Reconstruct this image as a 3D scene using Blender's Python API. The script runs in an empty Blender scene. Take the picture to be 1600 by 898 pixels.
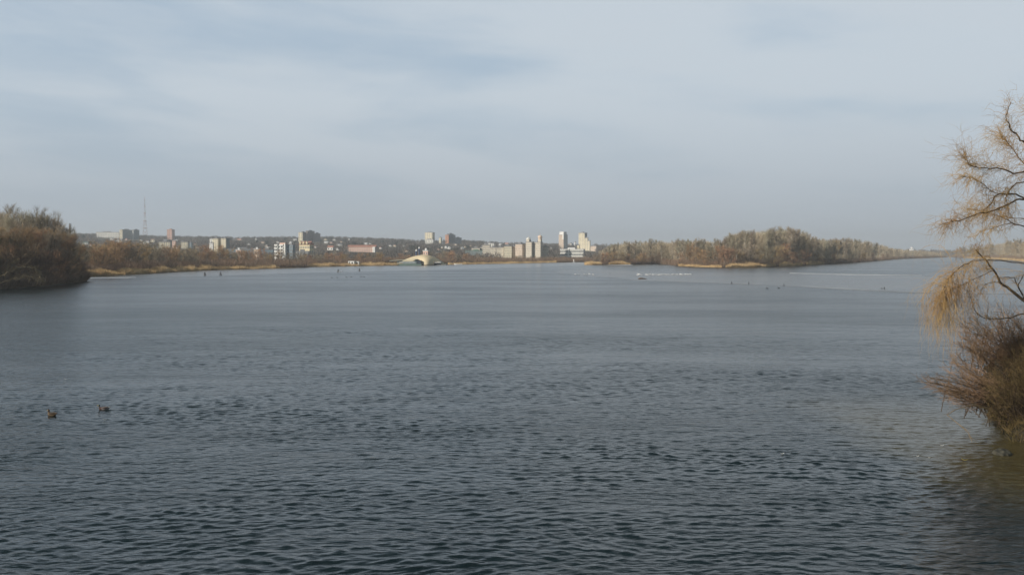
import bpy, bmesh, math, random
import numpy as np
from mathutils import Vector, Matrix

R = math.radians
random.seed(7); rng = np.random.default_rng(7)
scene = bpy.context.scene
col = scene.collection

# ------------------------------------------------------------ camera, world, sun, exposure
F_PX = 1570.0; CAM_H = 8.0; PITCH = math.atan(53.0 / F_PX)
cam_d = bpy.data.cameras.new('camera'); cam = bpy.data.objects.new('camera', cam_d); col.objects.link(cam)
cam.location = (0, 0, CAM_H); cam.rotation_euler = (math.pi / 2 - PITCH, 0, 0)
cam_d.sensor_width = 36; cam_d.lens = 36 * F_PX / 1600; cam_d.clip_end = 60000; cam_d.clip_start = 0.1
scene.camera = cam

SUN_EL = 24.0
SUN_AZ_VEC = Vector((-0.86, -0.51, 0)).normalized()      # towards the sun: left and behind the camera
world = bpy.data.worlds.new('World'); scene.world = world; world.use_nodes = True
wn = world.node_tree; wn.nodes.clear()
def wN(t, **k):
    n = wn.nodes.new(t)
    for a, b in k.items(): setattr(n, a, b)
    return n
wl = wn.links.new
sky = wN('ShaderNodeTexSky', sky_type='NISHITA', sun_disc=False)
sky.sun_elevation = R(SUN_EL); sky.sun_rotation = math.atan2(SUN_AZ_VEC.x, SUN_AZ_VEC.y)
sky.air_density = 1.2; sky.dust_density = 1.5; sky.ozone_density = 1.5
tc = wN('ShaderNodeTexCoord'); sep = wN('ShaderNodeSeparateXYZ'); wl(tc.outputs['Generated'], sep.inputs[0])
def cloud_noise(sx, sz, off, scale, detail, rough, lo, hi, shear=0.0, dist=0.4):
    m1 = wN('ShaderNodeMath', operation='MULTIPLY'); wl(sep.outputs['X'], m1.inputs[0]); m1.inputs[1].default_value = sx
    m2 = wN('ShaderNodeMath', operation='MULTIPLY'); wl(sep.outputs['Z'], m2.inputs[0]); m2.inputs[1].default_value = sz
    m3 = wN('ShaderNodeMath', operation='MULTIPLY_ADD'); wl(sep.outputs['X'], m3.inputs[0]); m3.inputs[1].default_value = shear
    wl(m2.outputs[0], m3.inputs[2])
    m4 = wN('ShaderNodeMath', operation='MULTIPLY'); wl(sep.outputs['Y'], m4.inputs[0]); m4.inputs[1].default_value = sx
    cb = wN('ShaderNodeCombineXYZ'); wl(m1.outputs[0], cb.inputs[0]); wl(m4.outputs[0], cb.inputs[1]); wl(m3.outputs[0], cb.inputs[2])
    ad = wN('ShaderNodeVectorMath', operation='ADD'); wl(cb.outputs[0], ad.inputs[0]); ad.inputs[1].default_value = off
    no = wN('ShaderNodeTexNoise'); no.inputs['Scale'].default_value = scale; no.inputs['Detail'].default_value = detail
    no.inputs['Roughness'].default_value = rough; no.inputs['Distortion'].default_value = dist
    wl(ad.outputs[0], no.inputs['Vector'])
    mr = wN('ShaderNodeMapRange', interpolation_type='SMOOTHSTEP'); wl(no.outputs['Fac'], mr.inputs['Value'])
    mr.inputs['From Min'].default_value = lo; mr.inputs['From Max'].default_value = hi
    return mr.outputs[0]
c1 = cloud_noise(1.0, 5.0, (3.1, 0.7, 2.05), 2.1, 6, 0.5, 0.42, 0.62, shear=.45, dist=.3)
c2 = cloud_noise(1.6, 9.0, (8.3, 2.1, 5.2), 3.0, 8, 0.58, 0.44, 0.66, shear=0.5, dist=.3)
# blue sky seen through thin high cloud
thin = wN('ShaderNodeMix', data_type='RGBA'); thin.inputs['Factor'].default_value = 0.85
wl(sky.outputs['Color'], thin.inputs['A']); thin.inputs['B'].default_value = (4.0, 5.0, 6.12, 1)
mA = wN('ShaderNodeMath', operation='MULTIPLY'); wl(c1, mA.inputs[0]); mA.inputs[1].default_value = 0.8
mix1 = wN('ShaderNodeMix', data_type='RGBA'); wl(mA.outputs[0], mix1.inputs['Factor'])
wl(thin.outputs['Result'], mix1.inputs['A']); mix1.inputs['B'].default_value = (5.6, 6.2, 6.75, 1)
mB = wN('ShaderNodeMath', operation='MULTIPLY'); wl(c2, mB.inputs[0]); mB.inputs[1].default_value = 0.35
mix2 = wN('ShaderNodeMix', data_type='RGBA'); wl(mB.outputs[0], mix2.inputs['Factor'])
wl(mix1.outputs['Result'], mix2.inputs['A']); mix2.inputs['B'].default_value = (5.3, 5.9, 6.5, 1)
# the low air: a greyer, dimmer band towards the horizon
hz = wN('ShaderNodeMapRange', interpolation_type='SMOOTHSTEP'); wl(sep.outputs['Z'], hz.inputs['Value'])
hz.inputs['From Min'].default_value = -0.02; hz.inputs['From Max'].default_value = 0.17
hz.inputs['To Min'].default_value = 0.85; hz.inputs['To Max'].default_value = 0.0
mix3 = wN('ShaderNodeMix', data_type='RGBA'); wl(hz.outputs[0], mix3.inputs['Factor'])
wl(mix2.outputs['Result'], mix3.inputs['A']); mix3.inputs['B'].default_value = (3.65, 4.18, 4.78, 1)
up = wN('ShaderNodeMapRange', interpolation_type='SMOOTHSTEP'); wl(sep.outputs['Z'], up.inputs['Value'])   # unseen sky above the view, darkened to dim the water's reflections
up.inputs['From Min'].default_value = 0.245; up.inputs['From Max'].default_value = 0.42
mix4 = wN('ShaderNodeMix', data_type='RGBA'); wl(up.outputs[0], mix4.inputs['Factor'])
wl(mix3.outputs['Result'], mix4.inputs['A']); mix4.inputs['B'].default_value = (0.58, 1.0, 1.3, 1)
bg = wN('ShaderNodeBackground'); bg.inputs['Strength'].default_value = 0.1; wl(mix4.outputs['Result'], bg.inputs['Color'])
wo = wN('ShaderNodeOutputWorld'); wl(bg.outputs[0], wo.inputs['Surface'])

sun_d = bpy.data.lights.new('sun', 'SUN'); sun = bpy.data.objects.new('sun', sun_d); col.objects.link(sun)
sun_d.energy = 4.8; sun_d.angle = R(0.6); sun_d.color = (1.0, 0.93, 0.82)
to_sun = Vector((SUN_AZ_VEC.x * math.cos(R(SUN_EL)), SUN_AZ_VEC.y * math.cos(R(SUN_EL)), math.sin(R(SUN_EL))))
sun.rotation_euler = to_sun.to_track_quat('Z', 'Y').to_euler(); sun.location = (-200, -100, 300)

scene.view_settings.view_transform = 'Standard'; scene.view_settings.look = 'None'
scene.view_settings.exposure = 0.12; scene.view_settings.gamma = 1.0; scene.view_settings.use_curve_mapping = False
scene.cycles.volume_bounces = 0; scene.cycles.max_bounces = 6
scene.cycles.transparent_max_bounces = 8

HAZE = 0.00019
RELABEL = set()
# ------------------------------------------------------------ helpers
def P(px, py, D):
    """point at ground distance D that the 1600 px wide photograph shows at px, py"""
    a = (px - 800) / F_PX; b = (449 - py) / F_PX
    dy = math.cos(PITCH) + b * math.sin(PITCH); dz = -math.sin(PITCH) + b * math.cos(PITCH)
    t = D / dy
    return Vector((a * t, D, CAM_H + dz * t))
def X(px, D): return (px - 800) / F_PX * D * 1.0
def W(px, py): # water-plane point
    D = CAM_H * F_PX / (py - 396.0)
    return (X(px, D), D)
def tag(o, label=None, cat=None, group=None, kind=None):
    if label: o['label'] = label
    if cat: o['category'] = cat
    if group: o['group'] = group
    if kind: o['kind'] = kind
    return o
def empty(name, loc=(0, 0, 0), rz=0, label=None, cat=None, group=None):
    o = bpy.data.objects.new(name, None); col.objects.link(o); o.location = loc; o.rotation_euler = (0, 0, rz)
    o.empty_display_size = 0.5
    return tag(o, label, cat, group)
def link(name, me, mat=None, parent=None, smooth=False):
    o = bpy.data.objects.new(name, me); col.objects.link(o)
    if mat: me.materials.append(mat)
    if smooth: me.polygons.foreach_set('use_smooth', [True] * len(me.polygons))
    if parent: o.parent = parent
    return o
def np_mesh(name, V, T, n=3):
    me = bpy.data.meshes.new(name); V = np.asarray(V, dtype=np.float32); T = np.asarray(T, dtype=np.int32)
    me.vertices.add(len(V)); me.vertices.foreach_set('co', V.ravel())
    me.loops.add(T.size); me.loops.foreach_set('vertex_index', T.ravel())
    me.polygons.add(len(T)); me.polygons.foreach_set('loop_start', np.arange(0, T.size, n, dtype=np.int32))
    try: me.polygons.foreach_set('loop_total', np.full(len(T), n, dtype=np.int32))
    except Exception: pass
    me.update(calc_edges=True); return me
class MB:
    def __init__(s): s.v = []; s.f = []
    def box(s, x0, y0, z0, x1, y1, z1, M=None):
        b = len(s.v)
        for x, y, z in ((x0,y0,z0),(x1,y0,z0),(x1,y1,z0),(x0,y1,z0),(x0,y0,z1),(x1,y0,z1),(x1,y1,z1),(x0,y1,z1)):
            p = Vector((x, y, z)); s.v.append(tuple(M @ p if M else p))
        for q in ((0,3,2,1),(4,5,6,7),(0,1,5,4),(1,2,6,5),(2,3,7,6),(3,0,4,7)): s.f.append(tuple(b + i for i in q))
        return s
    def poly(s, pts, faces):
        b = len(s.v); s.v += [tuple(p) for p in pts]
        s.f += [tuple(b + i for i in f) for f in faces]; return s
    def tube(s, pts, rad, n=5, cap=True):
        b = len(s.v); pts = [Vector(p) for p in pts]
        for i, p in enumerate(pts):
            d = (pts[min(i+1, len(pts)-1)] - pts[max(i-1, 0)])
            d = d.normalized() if d.length > 1e-9 else Vector((0,0,1))
            u = d.cross(Vector((0,0,1)))
            if u.length < 1e-3: u = d.cross(Vector((0,1,0)))
            u.normalize(); w = d.cross(u)
            r = rad[i] if hasattr(rad, '__len__') else rad
            for k in range(n):
                a = 2*math.pi*k/n; s.v.append(tuple(p + u*(r*math.cos(a)) + w*(r*math.sin(a))))
        for i in range(len(pts)-1):
            for k in range(n):
                k2 = (k+1) % n; s.f.append((b+i*n+k, b+i*n+k2, b+(i+1)*n+k2, b+(i+1)*n+k))
        if cap:
            s.f.append(tuple(b + k for k in range(n))[::-1]); s.f.append(tuple(b+(len(pts)-1)*n+k for k in range(n)))
        return s
    def mesh(s, name):
        me = bpy.data.meshes.new(name); me.from_pydata(s.v, [], s.f); me.update(); return me
    def build(s, name, mat, parent=None, smooth=False):
        return link(name, s.mesh(name), mat, parent, smooth)
def children(o): return [c for c in ALLCH.get(o.name, [])]
ALLCH = {}
def copy_tree(root, kids, loc, rz=0, scale=(1,1,1)):
    r = root.copy(); col.objects.link(r); r.location = loc; r.rotation_euler = (0, 0, rz); r.scale = scale
    for k in kids:
        c = k.copy(); col.objects.link(c); c.parent = r
    return r

# ------------------------------------------------------------ materials
def mat(name, color, rough=0.8, spec=0.3, var=0.0, nscale=1.0, detail=4, col2=None, objvar=0.0, bump=0.0, metal=0.0, coords='Object', transl=0.0):
    m = bpy.data.materials.new(name); m.use_nodes = True; nt = m.node_tree; b = nt.nodes['Principled BSDF']
    b.inputs['Base Color'].default_value = (*color, 1); b.inputs['Roughness'].default_value = rough
    b.inputs['Specular IOR Level'].default_value = spec; b.inputs['Metallic'].default_value = metal
    tcn = nt.nodes.new('ShaderNodeTexCoord')
    no = nt.nodes.new('ShaderNodeTexNoise'); no.inputs['Scale'].default_value = nscale; no.inputs['Detail'].default_value = detail
    nt.links.new(tcn.outputs[coords], no.inputs['Vector'])
    out = None
    c2 = col2 if col2 else tuple(c * (1 - var) for c in color)
    mr = nt.nodes.new('ShaderNodeMapRange'); mr.inputs['From Min'].default_value = .35; mr.inputs['From Max'].default_value = .65
    nt.links.new(no.outputs['Fac'], mr.inputs['Value'])
    mx = nt.nodes.new('ShaderNodeMix'); mx.data_type = 'RGBA'; nt.links.new(mr.outputs[0], mx.inputs['Factor'])
    mx.inputs['A'].default_value = (*color, 1); mx.inputs['B'].default_value = (*c2, 1)
    out = mx.outputs['Result']
    if objvar:
        oi = nt.nodes.new('ShaderNodeObjectInfo'); hs = nt.nodes.new('ShaderNodeHueSaturation')
        a = nt.nodes.new('ShaderNodeMapRange'); a.inputs['To Min'].default_value = 1 - objvar; a.inputs['To Max'].default_value = 1 + objvar
        nt.links.new(oi.outputs['Random'], a.inputs['Value']); nt.links.new(a.outputs[0], hs.inputs['Value'])
        sn = nt.nodes.new('ShaderNodeMath'); sn.operation = 'SINE'; mu = nt.nodes.new('ShaderNodeMath'); mu.operation = 'MULTIPLY'
        mu.inputs[1].default_value = 97.0; nt.links.new(oi.outputs['Random'], mu.inputs[0]); nt.links.new(mu.outputs[0], sn.inputs[0])
        h = nt.nodes.new('ShaderNodeMapRange'); h.inputs['From Min'].default_value = -1; h.inputs['To Min'].default_value = 0.485; h.inputs['To Max'].default_value = 0.515
        nt.links.new(sn.outputs[0], h.inputs['Value']); nt.links.new(h.outputs[0], hs.inputs['Hue'])
        nt.links.new(out, hs.inputs['Color']); out = hs.outputs['Color']
    nt.links.new(out, b.inputs['Base Color'])
    if bump:
        bp = nt.nodes.new('ShaderNodeBump'); bp.inputs['Strength'].default_value = bump; bp.inputs['Distance'].default_value = 0.05
        nt.links.new(no.outputs['Fac'], bp.inputs['Height']); nt.links.new(bp.outputs[0], b.inputs['Normal'])
    return m
M = {}
M['twig_grey'] = mat('grey_olive_twigs', (0.33, 0.275, 0.195), .9, .1, .4, .35, objvar=.25)
M['twig_pale'] = mat('pale_twigs', (0.47, 0.41, 0.30), .9, .1, .35, .3, objvar=.2)
M['twig_rust'] = mat('rusty_twigs', (0.43, 0.28, 0.155), .9, .1, .4, .35, objvar=.25)
M['twig_dark'] = mat('dark_twigs', (0.26, 0.18, 0.12), .9, .1, .4, .35, objvar=.25)
M['trunk_pale'] = mat('pale_bark', (0.50, 0.46, 0.38), .9, .1, .5, 1.2, objvar=.15)
M['trunk_dark'] = mat('dark_bark', (0.13, 0.10, 0.075), .9, .1, .5, 1.2, objvar=.15)
M['reed'] = mat('dry_reed', (0.68, 0.50, 0.27), .9, .1, nscale=.06, col2=(0.42, 0.29, 0.15))
M['islandwood'] = mat('island_twigs', (.42, .355, .25), .95, .05, nscale=.03, col2=(.30, .235, .155), detail=6)
M['reed_stem'] = mat('reed_dark', (0.26, 0.17, 0.09), .9, .1, .3, .2)
M['under'] = mat('undergrowth_twigs', (0.19, 0.14, 0.10), .95, .05, nscale=.05, col2=(0.23, 0.15, 0.10))
M['hillwood'] = mat('hill_bare_twigs', (0.165, 0.14, 0.12), .95, .05, nscale=.01, col2=(0.095, 0.09, 0.085))
M['conifer'] = mat('conifer_needles', (0.03, 0.045, 0.035), .9, .1, .3, .05)
M['farwood'] = mat('far_bare_twigs', (0.18, 0.15, 0.12), .95, .05, .3, .01)
M['land'] = mat('winter_ground', (0.13, 0.10, 0.065), .95, .1, nscale=.02, col2=(0.085, 0.08, 0.06), detail=8)
M['bank'] = mat('bank_soil', (0.04, 0.032, 0.02), .95, .1, nscale=2.5, col2=(0.022, 0.02, 0.012), detail=8, bump=.6)
M['glass'] = mat('window_glass', (0.05, 0.06, 0.075), .25, .5)
M['frame'] = mat('window_frame_paint', (0.55, 0.55, 0.53), .6, .3)

# ------------------------------------------------------------ the land
def poly(pts): return np.array([(X(px, D), D) for px, D in pts])
MAIN = poly([(-2200, 110), (-1200, 160), (-400, 205), (-60, 214), (0, 224), (60, 240), (105, 265), (132, 288), (128, 305), (100, 318), (120, 336),
    (180, 366), (240, 404), (330, 482), (430, 535), (500, 600), (560, 640), (620, 672), (700, 715), (800, 800), (915, 920), (1000, 1010),
    (1100, 1200), (1200, 1500), (1300, 1900), (1400, 2500), (1478, 2600), (1488, 2300), (1500, 1800), (1530, 1570), (1600, 990), (1800, 800),
    (2600, 600), (5000, 400), (9000, 20000), (0, 26000), (-6000, 20000)])
ISL = poly([(915, 712), (928, 706), (950, 716), (985, 722), (1005, 745), (1030, 760), (1050, 745), (1058, 655), (1090, 600), (1130, 577), (1190, 590), (1240, 640),
    (1285, 722), (1330, 850), (1370, 1080), (1400, 1380), (1440, 1700), (1482, 2060), (1455, 2150), (1380, 1800), (1270, 1300), (1120, 980), (1000, 860), (930, 780)])
def sdist(x, y, poly_):
    """signed distance, positive inside"""
    x = np.asarray(x, float); y = np.asarray(y, float); inside = np.zeros(x.shape, bool); d2 = np.full(x.shape, 1e18); n = len(poly_)
    for i in range(n):
        x1, y1 = poly_[i]; x2, y2 = poly_[(i + 1) % n]
        with np.errstate(divide='ignore', invalid='ignore'):
            c = ((y1 > y) != (y2 > y)) & (x < (x2 - x1) * (y - y1) / ((y2 - y1) if y2 != y1 else 1e-9) + x1)
        inside ^= c
        ex, ey = x2 - x1, y2 - y1; t = np.clip(((x - x1) * ex + (y - y1) * ey) / (ex * ex + ey * ey), 0, 1)
        d2 = np.minimum(d2, (x - x1 - t * ex) ** 2 + (y - y1 - t * ey) ** 2)
    return np.where(inside, 1, -1) * np.sqrt(d2)
def sstep(a, b, v):
    t = np.clip((v - a) / (b - a), 0, 1); return t * t * (3 - 2 * t)
RPX = [-400, 60, 120, 160, 220, 300, 400, 470, 520, 600, 660, 720, 800, 870, 950, 1050, 1500]
RPY = [372, 372, 371, 372, 375, 377, 377.5, 377, 377, 380, 382, 382, 385.5, 387.5, 391, 394, 396]      # bare ground of the skyline
def wob(x, y, s, k=0):
    return (np.sin(x / s + 1.3 + k) * np.cos(y / s * 1.17 + .4 * k) + .5 * np.sin(x / s * 2.3 + y / s * 1.9 + 2.1 * k) + .3 * np.sin(x / s * 4.1 - y / s * 4.7 + k)) / 1.8
def land_h(x, y):
    x = np.asarray(x, float); y = np.asarray(y, float)
    s = np.maximum(sdist(x, y, MAIN), sdist(x, y, ISL)) + 2.0 * wob(x, y, 14.0)
    h = np.where(s > 0, 0.15 + 1.1 * sstep(0, 25, s), np.maximum(-2.5, s * 0.15) - .05)
    px = x / np.maximum(y, 60) * F_PX + 800
    top = CAM_H + (396 - np.interp(px, RPX, RPY)) / F_PX * 2300.0
    rise = sstep(900, 1500, y) * 0.42 + sstep(1400, 2300, y) * 0.58
    hill = top * rise * (1 + 0.05 * wob(x, y, 170.0)) * sstep(1500, 900, px)
    hill = hill * (1 - 0.55 * sstep(2500, 4500, y))
    return h + np.where(s > 0, np.maximum(hill, 0) * sstep(0, 200, s), 0)
def build_land():
    cs = np.linspace(-1.9, 1.9, 620); ds = np.concatenate([np.geomspace(170, 2600, 330), np.geomspace(2650, 9000, 40)])
    Dg, Cg = np.meshgrid(ds, cs, indexing='ij'); Xg = Dg * Cg; H = land_h(Xg, Dg)
    V = np.stack([Xg, Dg, H], -1).reshape(-1, 3); nr, nc = Dg.shape
    i = np.arange(nr - 1)[:, None] * nc + np.arange(nc - 1)[None]; T = np.stack([i, i + 1, i + nc + 1, i + nc], -1).reshape(-1, 4)
    tag(link('terrain', np_mesh('terrain', V, T, 4), M['land'], smooth=True), kind='structure', label='winter river banks, flat island and far hillside', cat='terrain')
build_land()

# ------------------------------------------------------------ the water: real waves near, smaller bumps everywhere
def water_material():
    m = bpy.data.materials.new('river_water'); m.use_nodes = True; nt = m.node_tree; b = nt.nodes['Principled BSDF']; L = nt.links.new
    N = lambda t: nt.nodes.new(t)
    b.inputs['IOR'].default_value = 1.33; b.inputs['Specular IOR Level'].default_value = 0.5
    tcn = N('ShaderNodeTexCoord')
    # turbid shallows beside the right bank: silt shows through
    sp = N('ShaderNodeSeparateXYZ'); L(tcn.outputs['Object'], sp.inputs[0])
    n1 = N('ShaderNodeTexNoise'); n1.inputs['Scale'].default_value = .35; n1.inputs['Detail'].default_value = 5; L(tcn.outputs['Object'], n1.inputs['Vector'])
    a = N('ShaderNodeMath'); a.operation = 'MULTIPLY_ADD'; L(n1.outputs['Fac'], a.inputs[0]); a.inputs[1].default_value = 5.0; L(sp.outputs['X'], a.inputs[2])
    r = N('ShaderNodeMapRange'); r.interpolation_type = 'SMOOTHSTEP'; L(a.outputs[0], r.inputs['Value']); r.inputs['From Min'].default_value = 15.8; r.inputs['From Max'].default_value = 20.5
    r2 = N('ShaderNodeMapRange'); r2.interpolation_type = 'SMOOTHSTEP'; L(sp.outputs['Y'], r2.inputs['Value']); r2.inputs['From Min'].default_value = 46; r2.inputs['From Max'].default_value = 60
    r2.inputs['To Min'].default_value = 1; r2.inputs['To Max'].default_value = 0
    r3 = N('ShaderNodeMapRange'); r3.interpolation_type = 'SMOOTHSTEP'; L(sp.outputs['Y'], r3.inputs['Value']); r3.inputs['From Min'].default_value = 29; r3.inputs['From Max'].default_value = 35; r3.inputs['To Min'].default_value = .25
    m0 = N('ShaderNodeMath'); m0.operation = 'MULTIPLY'; L(r.outputs[0], m0.inputs[0]); L(r3.outputs[0], m0.inputs[1])
    mu = N('ShaderNodeMath'); mu.operation = 'MULTIPLY'; L(m0.outputs[0], mu.inputs[0]); L(r2.outputs[0], mu.inputs[1])
    mx = N('ShaderNodeMix'); mx.data_type = 'RGBA'; L(mu.outputs[0], mx.inputs['Factor'])
    mx.inputs['A'].default_value = (0.006, 0.013, 0.0145, 1); mx.inputs['B'].default_value = (0.066, 0.054, 0.023, 1)
    L(mx.outputs['Result'], b.inputs['Base Color'])
    # gusts: patches of rougher and calmer water, stretched across the wind
    mp = N('ShaderNodeMapping'); mp.inputs['Scale'].default_value = (0.012, 0.03, 1); mp.inputs['Rotation'].default_value = (0, 0, .25); L(tcn.outputs['Object'], mp.inputs['Vector'])
    n2 = N('ShaderNodeTexNoise'); n2.inputs['Scale'].default_value = 1.0; n2.inputs['Detail'].default_value = 6; n2.inputs['Roughness'].default_value = .6; L(mp.outputs[0], n2.inputs['Vector'])
    g = N('ShaderNodeMapRange'); g.interpolation_type = 'SMOOTHSTEP'; L(n2.outputs['Fac'], g.inputs['Value']); g.inputs['From Min'].default_value = .38; g.inputs['From Max'].default_value = .64
    ro = N('ShaderNodeMapRange'); L(g.outputs[0], ro.inputs['Value']); ro.inputs['To Min'].default_value = .06; ro.inputs['To Max'].default_value = .10; at = N('ShaderNodeAttribute'); at.attribute_name = 'unmeshed_ripple'; ra = N('ShaderNodeMath'); ra.operation = 'MULTIPLY_ADD'; L(at.outputs['Fac'], ra.inputs[0]); ra.inputs[1].default_value = .13; L(ro.outputs[0], ra.inputs[2]); L(ra.outputs[0], b.inputs['Roughness'])
    # ripples
    mp2 = N('ShaderNodeMapping'); mp2.inputs['Scale'].default_value = (0.8, 1.9, 1); mp2.inputs['Rotation'].default_value = (0, 0, -.12); L(tcn.outputs['Object'], mp2.inputs['Vector'])
    n3 = N('ShaderNodeTexNoise'); n3.inputs['Scale'].default_value = 2.4; n3.inputs['Detail'].default_value = 4; n3.inputs['Roughness'].default_value = .55; n3.inputs['Distortion'].default_value = .6; L(mp2.outputs[0], n3.inputs['Vector'])
    n4 = N('ShaderNodeTexNoise'); n4.inputs['Scale'].default_value = .55; n4.inputs['Detail'].default_value = 3; n4.inputs['Distortion'].default_value = .5; L(mp2.outputs[0], n4.inputs['Vector'])
    ml = N('ShaderNodeMath'); ml.operation = 'MULTIPLY_ADD'; L(n4.outputs['Fac'], ml.inputs[0]); ml.inputs[1].default_value = 2.0; L(n3.outputs['Fac'], ml.inputs[2])
    am = N('ShaderNodeMapRange'); L(g.outputs[0], am.inputs['Value']); am.inputs['To Min'].default_value = .25; am.inputs['To Max'].default_value = .8
    bp = N('ShaderNodeBump'); bp.inputs['Distance'].default_value = 0.07; L(am.outputs[0], bp.inputs['Strength']); L(ml.outputs[0], bp.inputs['Height'])
    # longer, lower swell that is all one sees of the waves far out
    n5 = N('ShaderNodeTexNoise'); n5.inputs['Scale'].default_value = .16; n5.inputs['Detail'].default_value = 5; n5.inputs['Roughness'].default_value = .7; n5.inputs['Distortion'].default_value = .4; L(mp2.outputs[0], n5.inputs['Vector'])
    b2 = N('ShaderNodeBump'); b2.inputs['Distance'].default_value = .35; b2.inputs['Strength'].default_value = .5; L(n5.outputs['Fac'], b2.inputs['Height']); L(bp.outputs[0], b2.inputs['Normal']); L(b2.outputs[0], b.inputs['Normal'])
    return m
def build_water():
    Y0 = -25.0
    rs = [28.0]
    while rs[-1] < 8500:
        r = rs[-1]; rs.append(r + max(0.07, 0.0016 * (r - 25) if r < 110 else 0.0016 * 85 * (r / 110.0) ** 1.9))
    rs = np.array(rs); nc = 1150; an = np.linspace(-0.82, 0.82, nc)
    Rg, Ag = np.meshgrid(rs, an, indexing='ij'); Xg = Rg * np.sin(Ag); Yg = Y0 + Rg * np.cos(Ag)
    sp = np.maximum(np.gradient(rs)[:, None] * np.ones_like(Ag), Rg * (an[1] - an[0]))
    r0 = np.random.default_rng(3); Z = np.zeros_like(Xg)
    wx = Xg + .35 * np.sin(Yg * .9 + Xg * .35) ; wy = Yg + .3 * np.sin(Xg * .8 - Yg * .3)
    near = Rg < 420; wxn = wx[near]; wyn = wy[near]; spn = sp[near]; Zn = np.zeros_like(wxn); tot = 0.0; lost = np.zeros_like(wxn)
    for k in range(64):
        lam = 0.19 * (0.9 / 0.19) ** (k / 63.0) * r0.uniform(.9, 1.1)
        th = math.pi / 2 + .12 + r0.normal(0, .62)       # travel direction: roughly along the view
        kx, ky = math.cos(th) * 2 * math.pi / lam, math.sin(th) * 2 * math.pi / lam
        amp = 0.0040 * lam * (1.0 if lam < .55 else (.55 / lam) ** 1.3)
        f = np.clip((lam / spn - 2.2) / 2.2, 0, 1)
        e2 = (amp * 2 * math.pi / lam) ** 2; tot += e2; lost += e2 * (1 - f * f)
        Zn += amp * f * np.sin(kx * wxn + ky * wyn + r0.uniform(0, 6.28))
    gust = .9 + .5 * wob(Xg[near], Yg[near] * 2.2, 11.0, 2) + .25 * wob(Xg[near], Yg[near] * 2, 4.0, 5)
    Zn *= np.clip(gust, .4, 1.6)
    Zn = Zn + 9.0 * np.clip(Zn, -.03, .05) ** 2                # sharper crests, flatter troughs
    Z[near] = Zn
    fine = np.ones_like(Z); fine[near] = lost / tot; V = np.stack([Xg, Yg, Z], -1).reshape(-1, 3)
    i = np.arange(len(rs) - 1)[:, None] * nc + np.arange(nc - 1)[None]; T = np.stack([i, i + 1, i + nc + 1, i + nc], -1).reshape(-1, 4)
    print('water', len(rs), len(V))
    wm = np_mesh('water', V, T, 4); at = wm.attributes.new('unmeshed_ripple', 'FLOAT', 'POINT'); at.data.foreach_set('value', fine.ravel().astype(np.float32))
    tag(link('water', wm, water_material(), smooth=True), kind='structure', label='dark rippled river water', cat='water')
build_water()

# ------------------------------------------------------------ thin ice
def ice_mat(name, c1_, c2_, rough, nscale):
    m = mat(name, c1_, rough, .5, nscale=nscale, col2=c2_, detail=8)
    return m
M['ice'] = ice_mat('thin_grey_ice', (0.16, 0.17, 0.18), (0.10, 0.11, 0.12), .22, .02)
M['ice_brown'] = ice_mat('thin_brownish_ice', (0.125, 0.112, 0.095), (0.05, 0.055, 0.06), .24, .035)
M['ice_white'] = ice_mat('snowy_ice', (0.50, 0.51, 0.52), (0.30, 0.31, 0.33), .6, .08)
M['ice_rim'] = ice_mat('pale_rim_ice', (0.30, 0.305, 0.31), (0.13, 0.135, 0.14), .35, .05)
M['ice_rim2'] = ice_mat('pale_streak_ice', (0.52, 0.53, 0.54), (0.24, 0.25, 0.26), .5, .06)
def ice(pts, m, label, z=.03, amp=.9, th=.05):
    Q = [W(*p) for p in pts]; out = []
    for i in range(len(Q)):
        a = Vector((*Q[i], 0)); b = Vector((*Q[(i + 1) % len(Q)], 0)); n = max(2, int((b - a).length / 6))
        for k in range(n):
            p = a.lerp(b, k / n); s = p.y / 300.0
            out.append((p.x + amp * s * float(wob(p.x, p.y, 5.0)), p.y + amp * 2.5 * s * float(wob(p.x, p.y, 9.0, 3)) + amp * s * float(wob(p.x, p.y, 2.7, 1))))
    bm = bmesh.new(); top = [bm.verts.new((x, y, z)) for x, y in out]; f = bm.faces.new(top)
    ext = bmesh.ops.extrude_face_region(bm, geom=[f])
    for v in [e for e in ext['geom'] if isinstance(e, bmesh.types.BMVert)]: v.co.z -= th
    bmesh.ops.recalc_face_normals(bm, faces=bm.faces)
    bmesh.ops.triangulate(bm, faces=[q for q in bm.faces if len(q.verts) > 4])
    me = bpy.data.meshes.new('ice_sheet'); bm.to_mesh(me); bm.free()
    return tag(link('ice_sheet', me, m), kind='structure', label=label, cat='ice')
ice([(60, 440), (190, 436.5), (250, 433.5), (330, 431.5), (400, 429), (500, 426), (600, 424), (700, 421.5), (800, 418.5), (900, 415.5), (930, 412.5),
     (915, 409), (800, 411), (700, 412), (620, 414), (500, 416), (430, 418.5), (330, 421), (240, 426), (120, 432), (80, 434)], M['ice'], 'grey shore ice along the reed bank')
ice([(860, 425), (905, 430), (950, 434), (1000, 438), (1100, 442), (1240, 447.5), (1330, 452.5), (1400, 456.5), (1560, 459), (1700, 459), (1700, 440), (1600, 436), (1450, 431.5),
     (1350, 429), (1240, 427.5), (1120, 426), (1000, 424), (930, 420), (890, 421)], M['ice_brown'], 'thin brownish ice sheet in front of the island', amp=2.2)
ice([(118, 435.3), (150, 435.6), (190, 434.6), (215, 433.6), (205, 432.6), (160, 433.2), (118, 434)], M['ice_white'], 'white snow-covered ice beside the left tree stand', z=.06)
ice([(1235, 426.3), (1320, 428.0), (1440, 429.6), (1440, 430.4), (1330, 429.4), (1235, 427.1)], M['ice_rim2'], 'long white streak of snow on the ice right of the island', z=.07, amp=.3)
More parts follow.
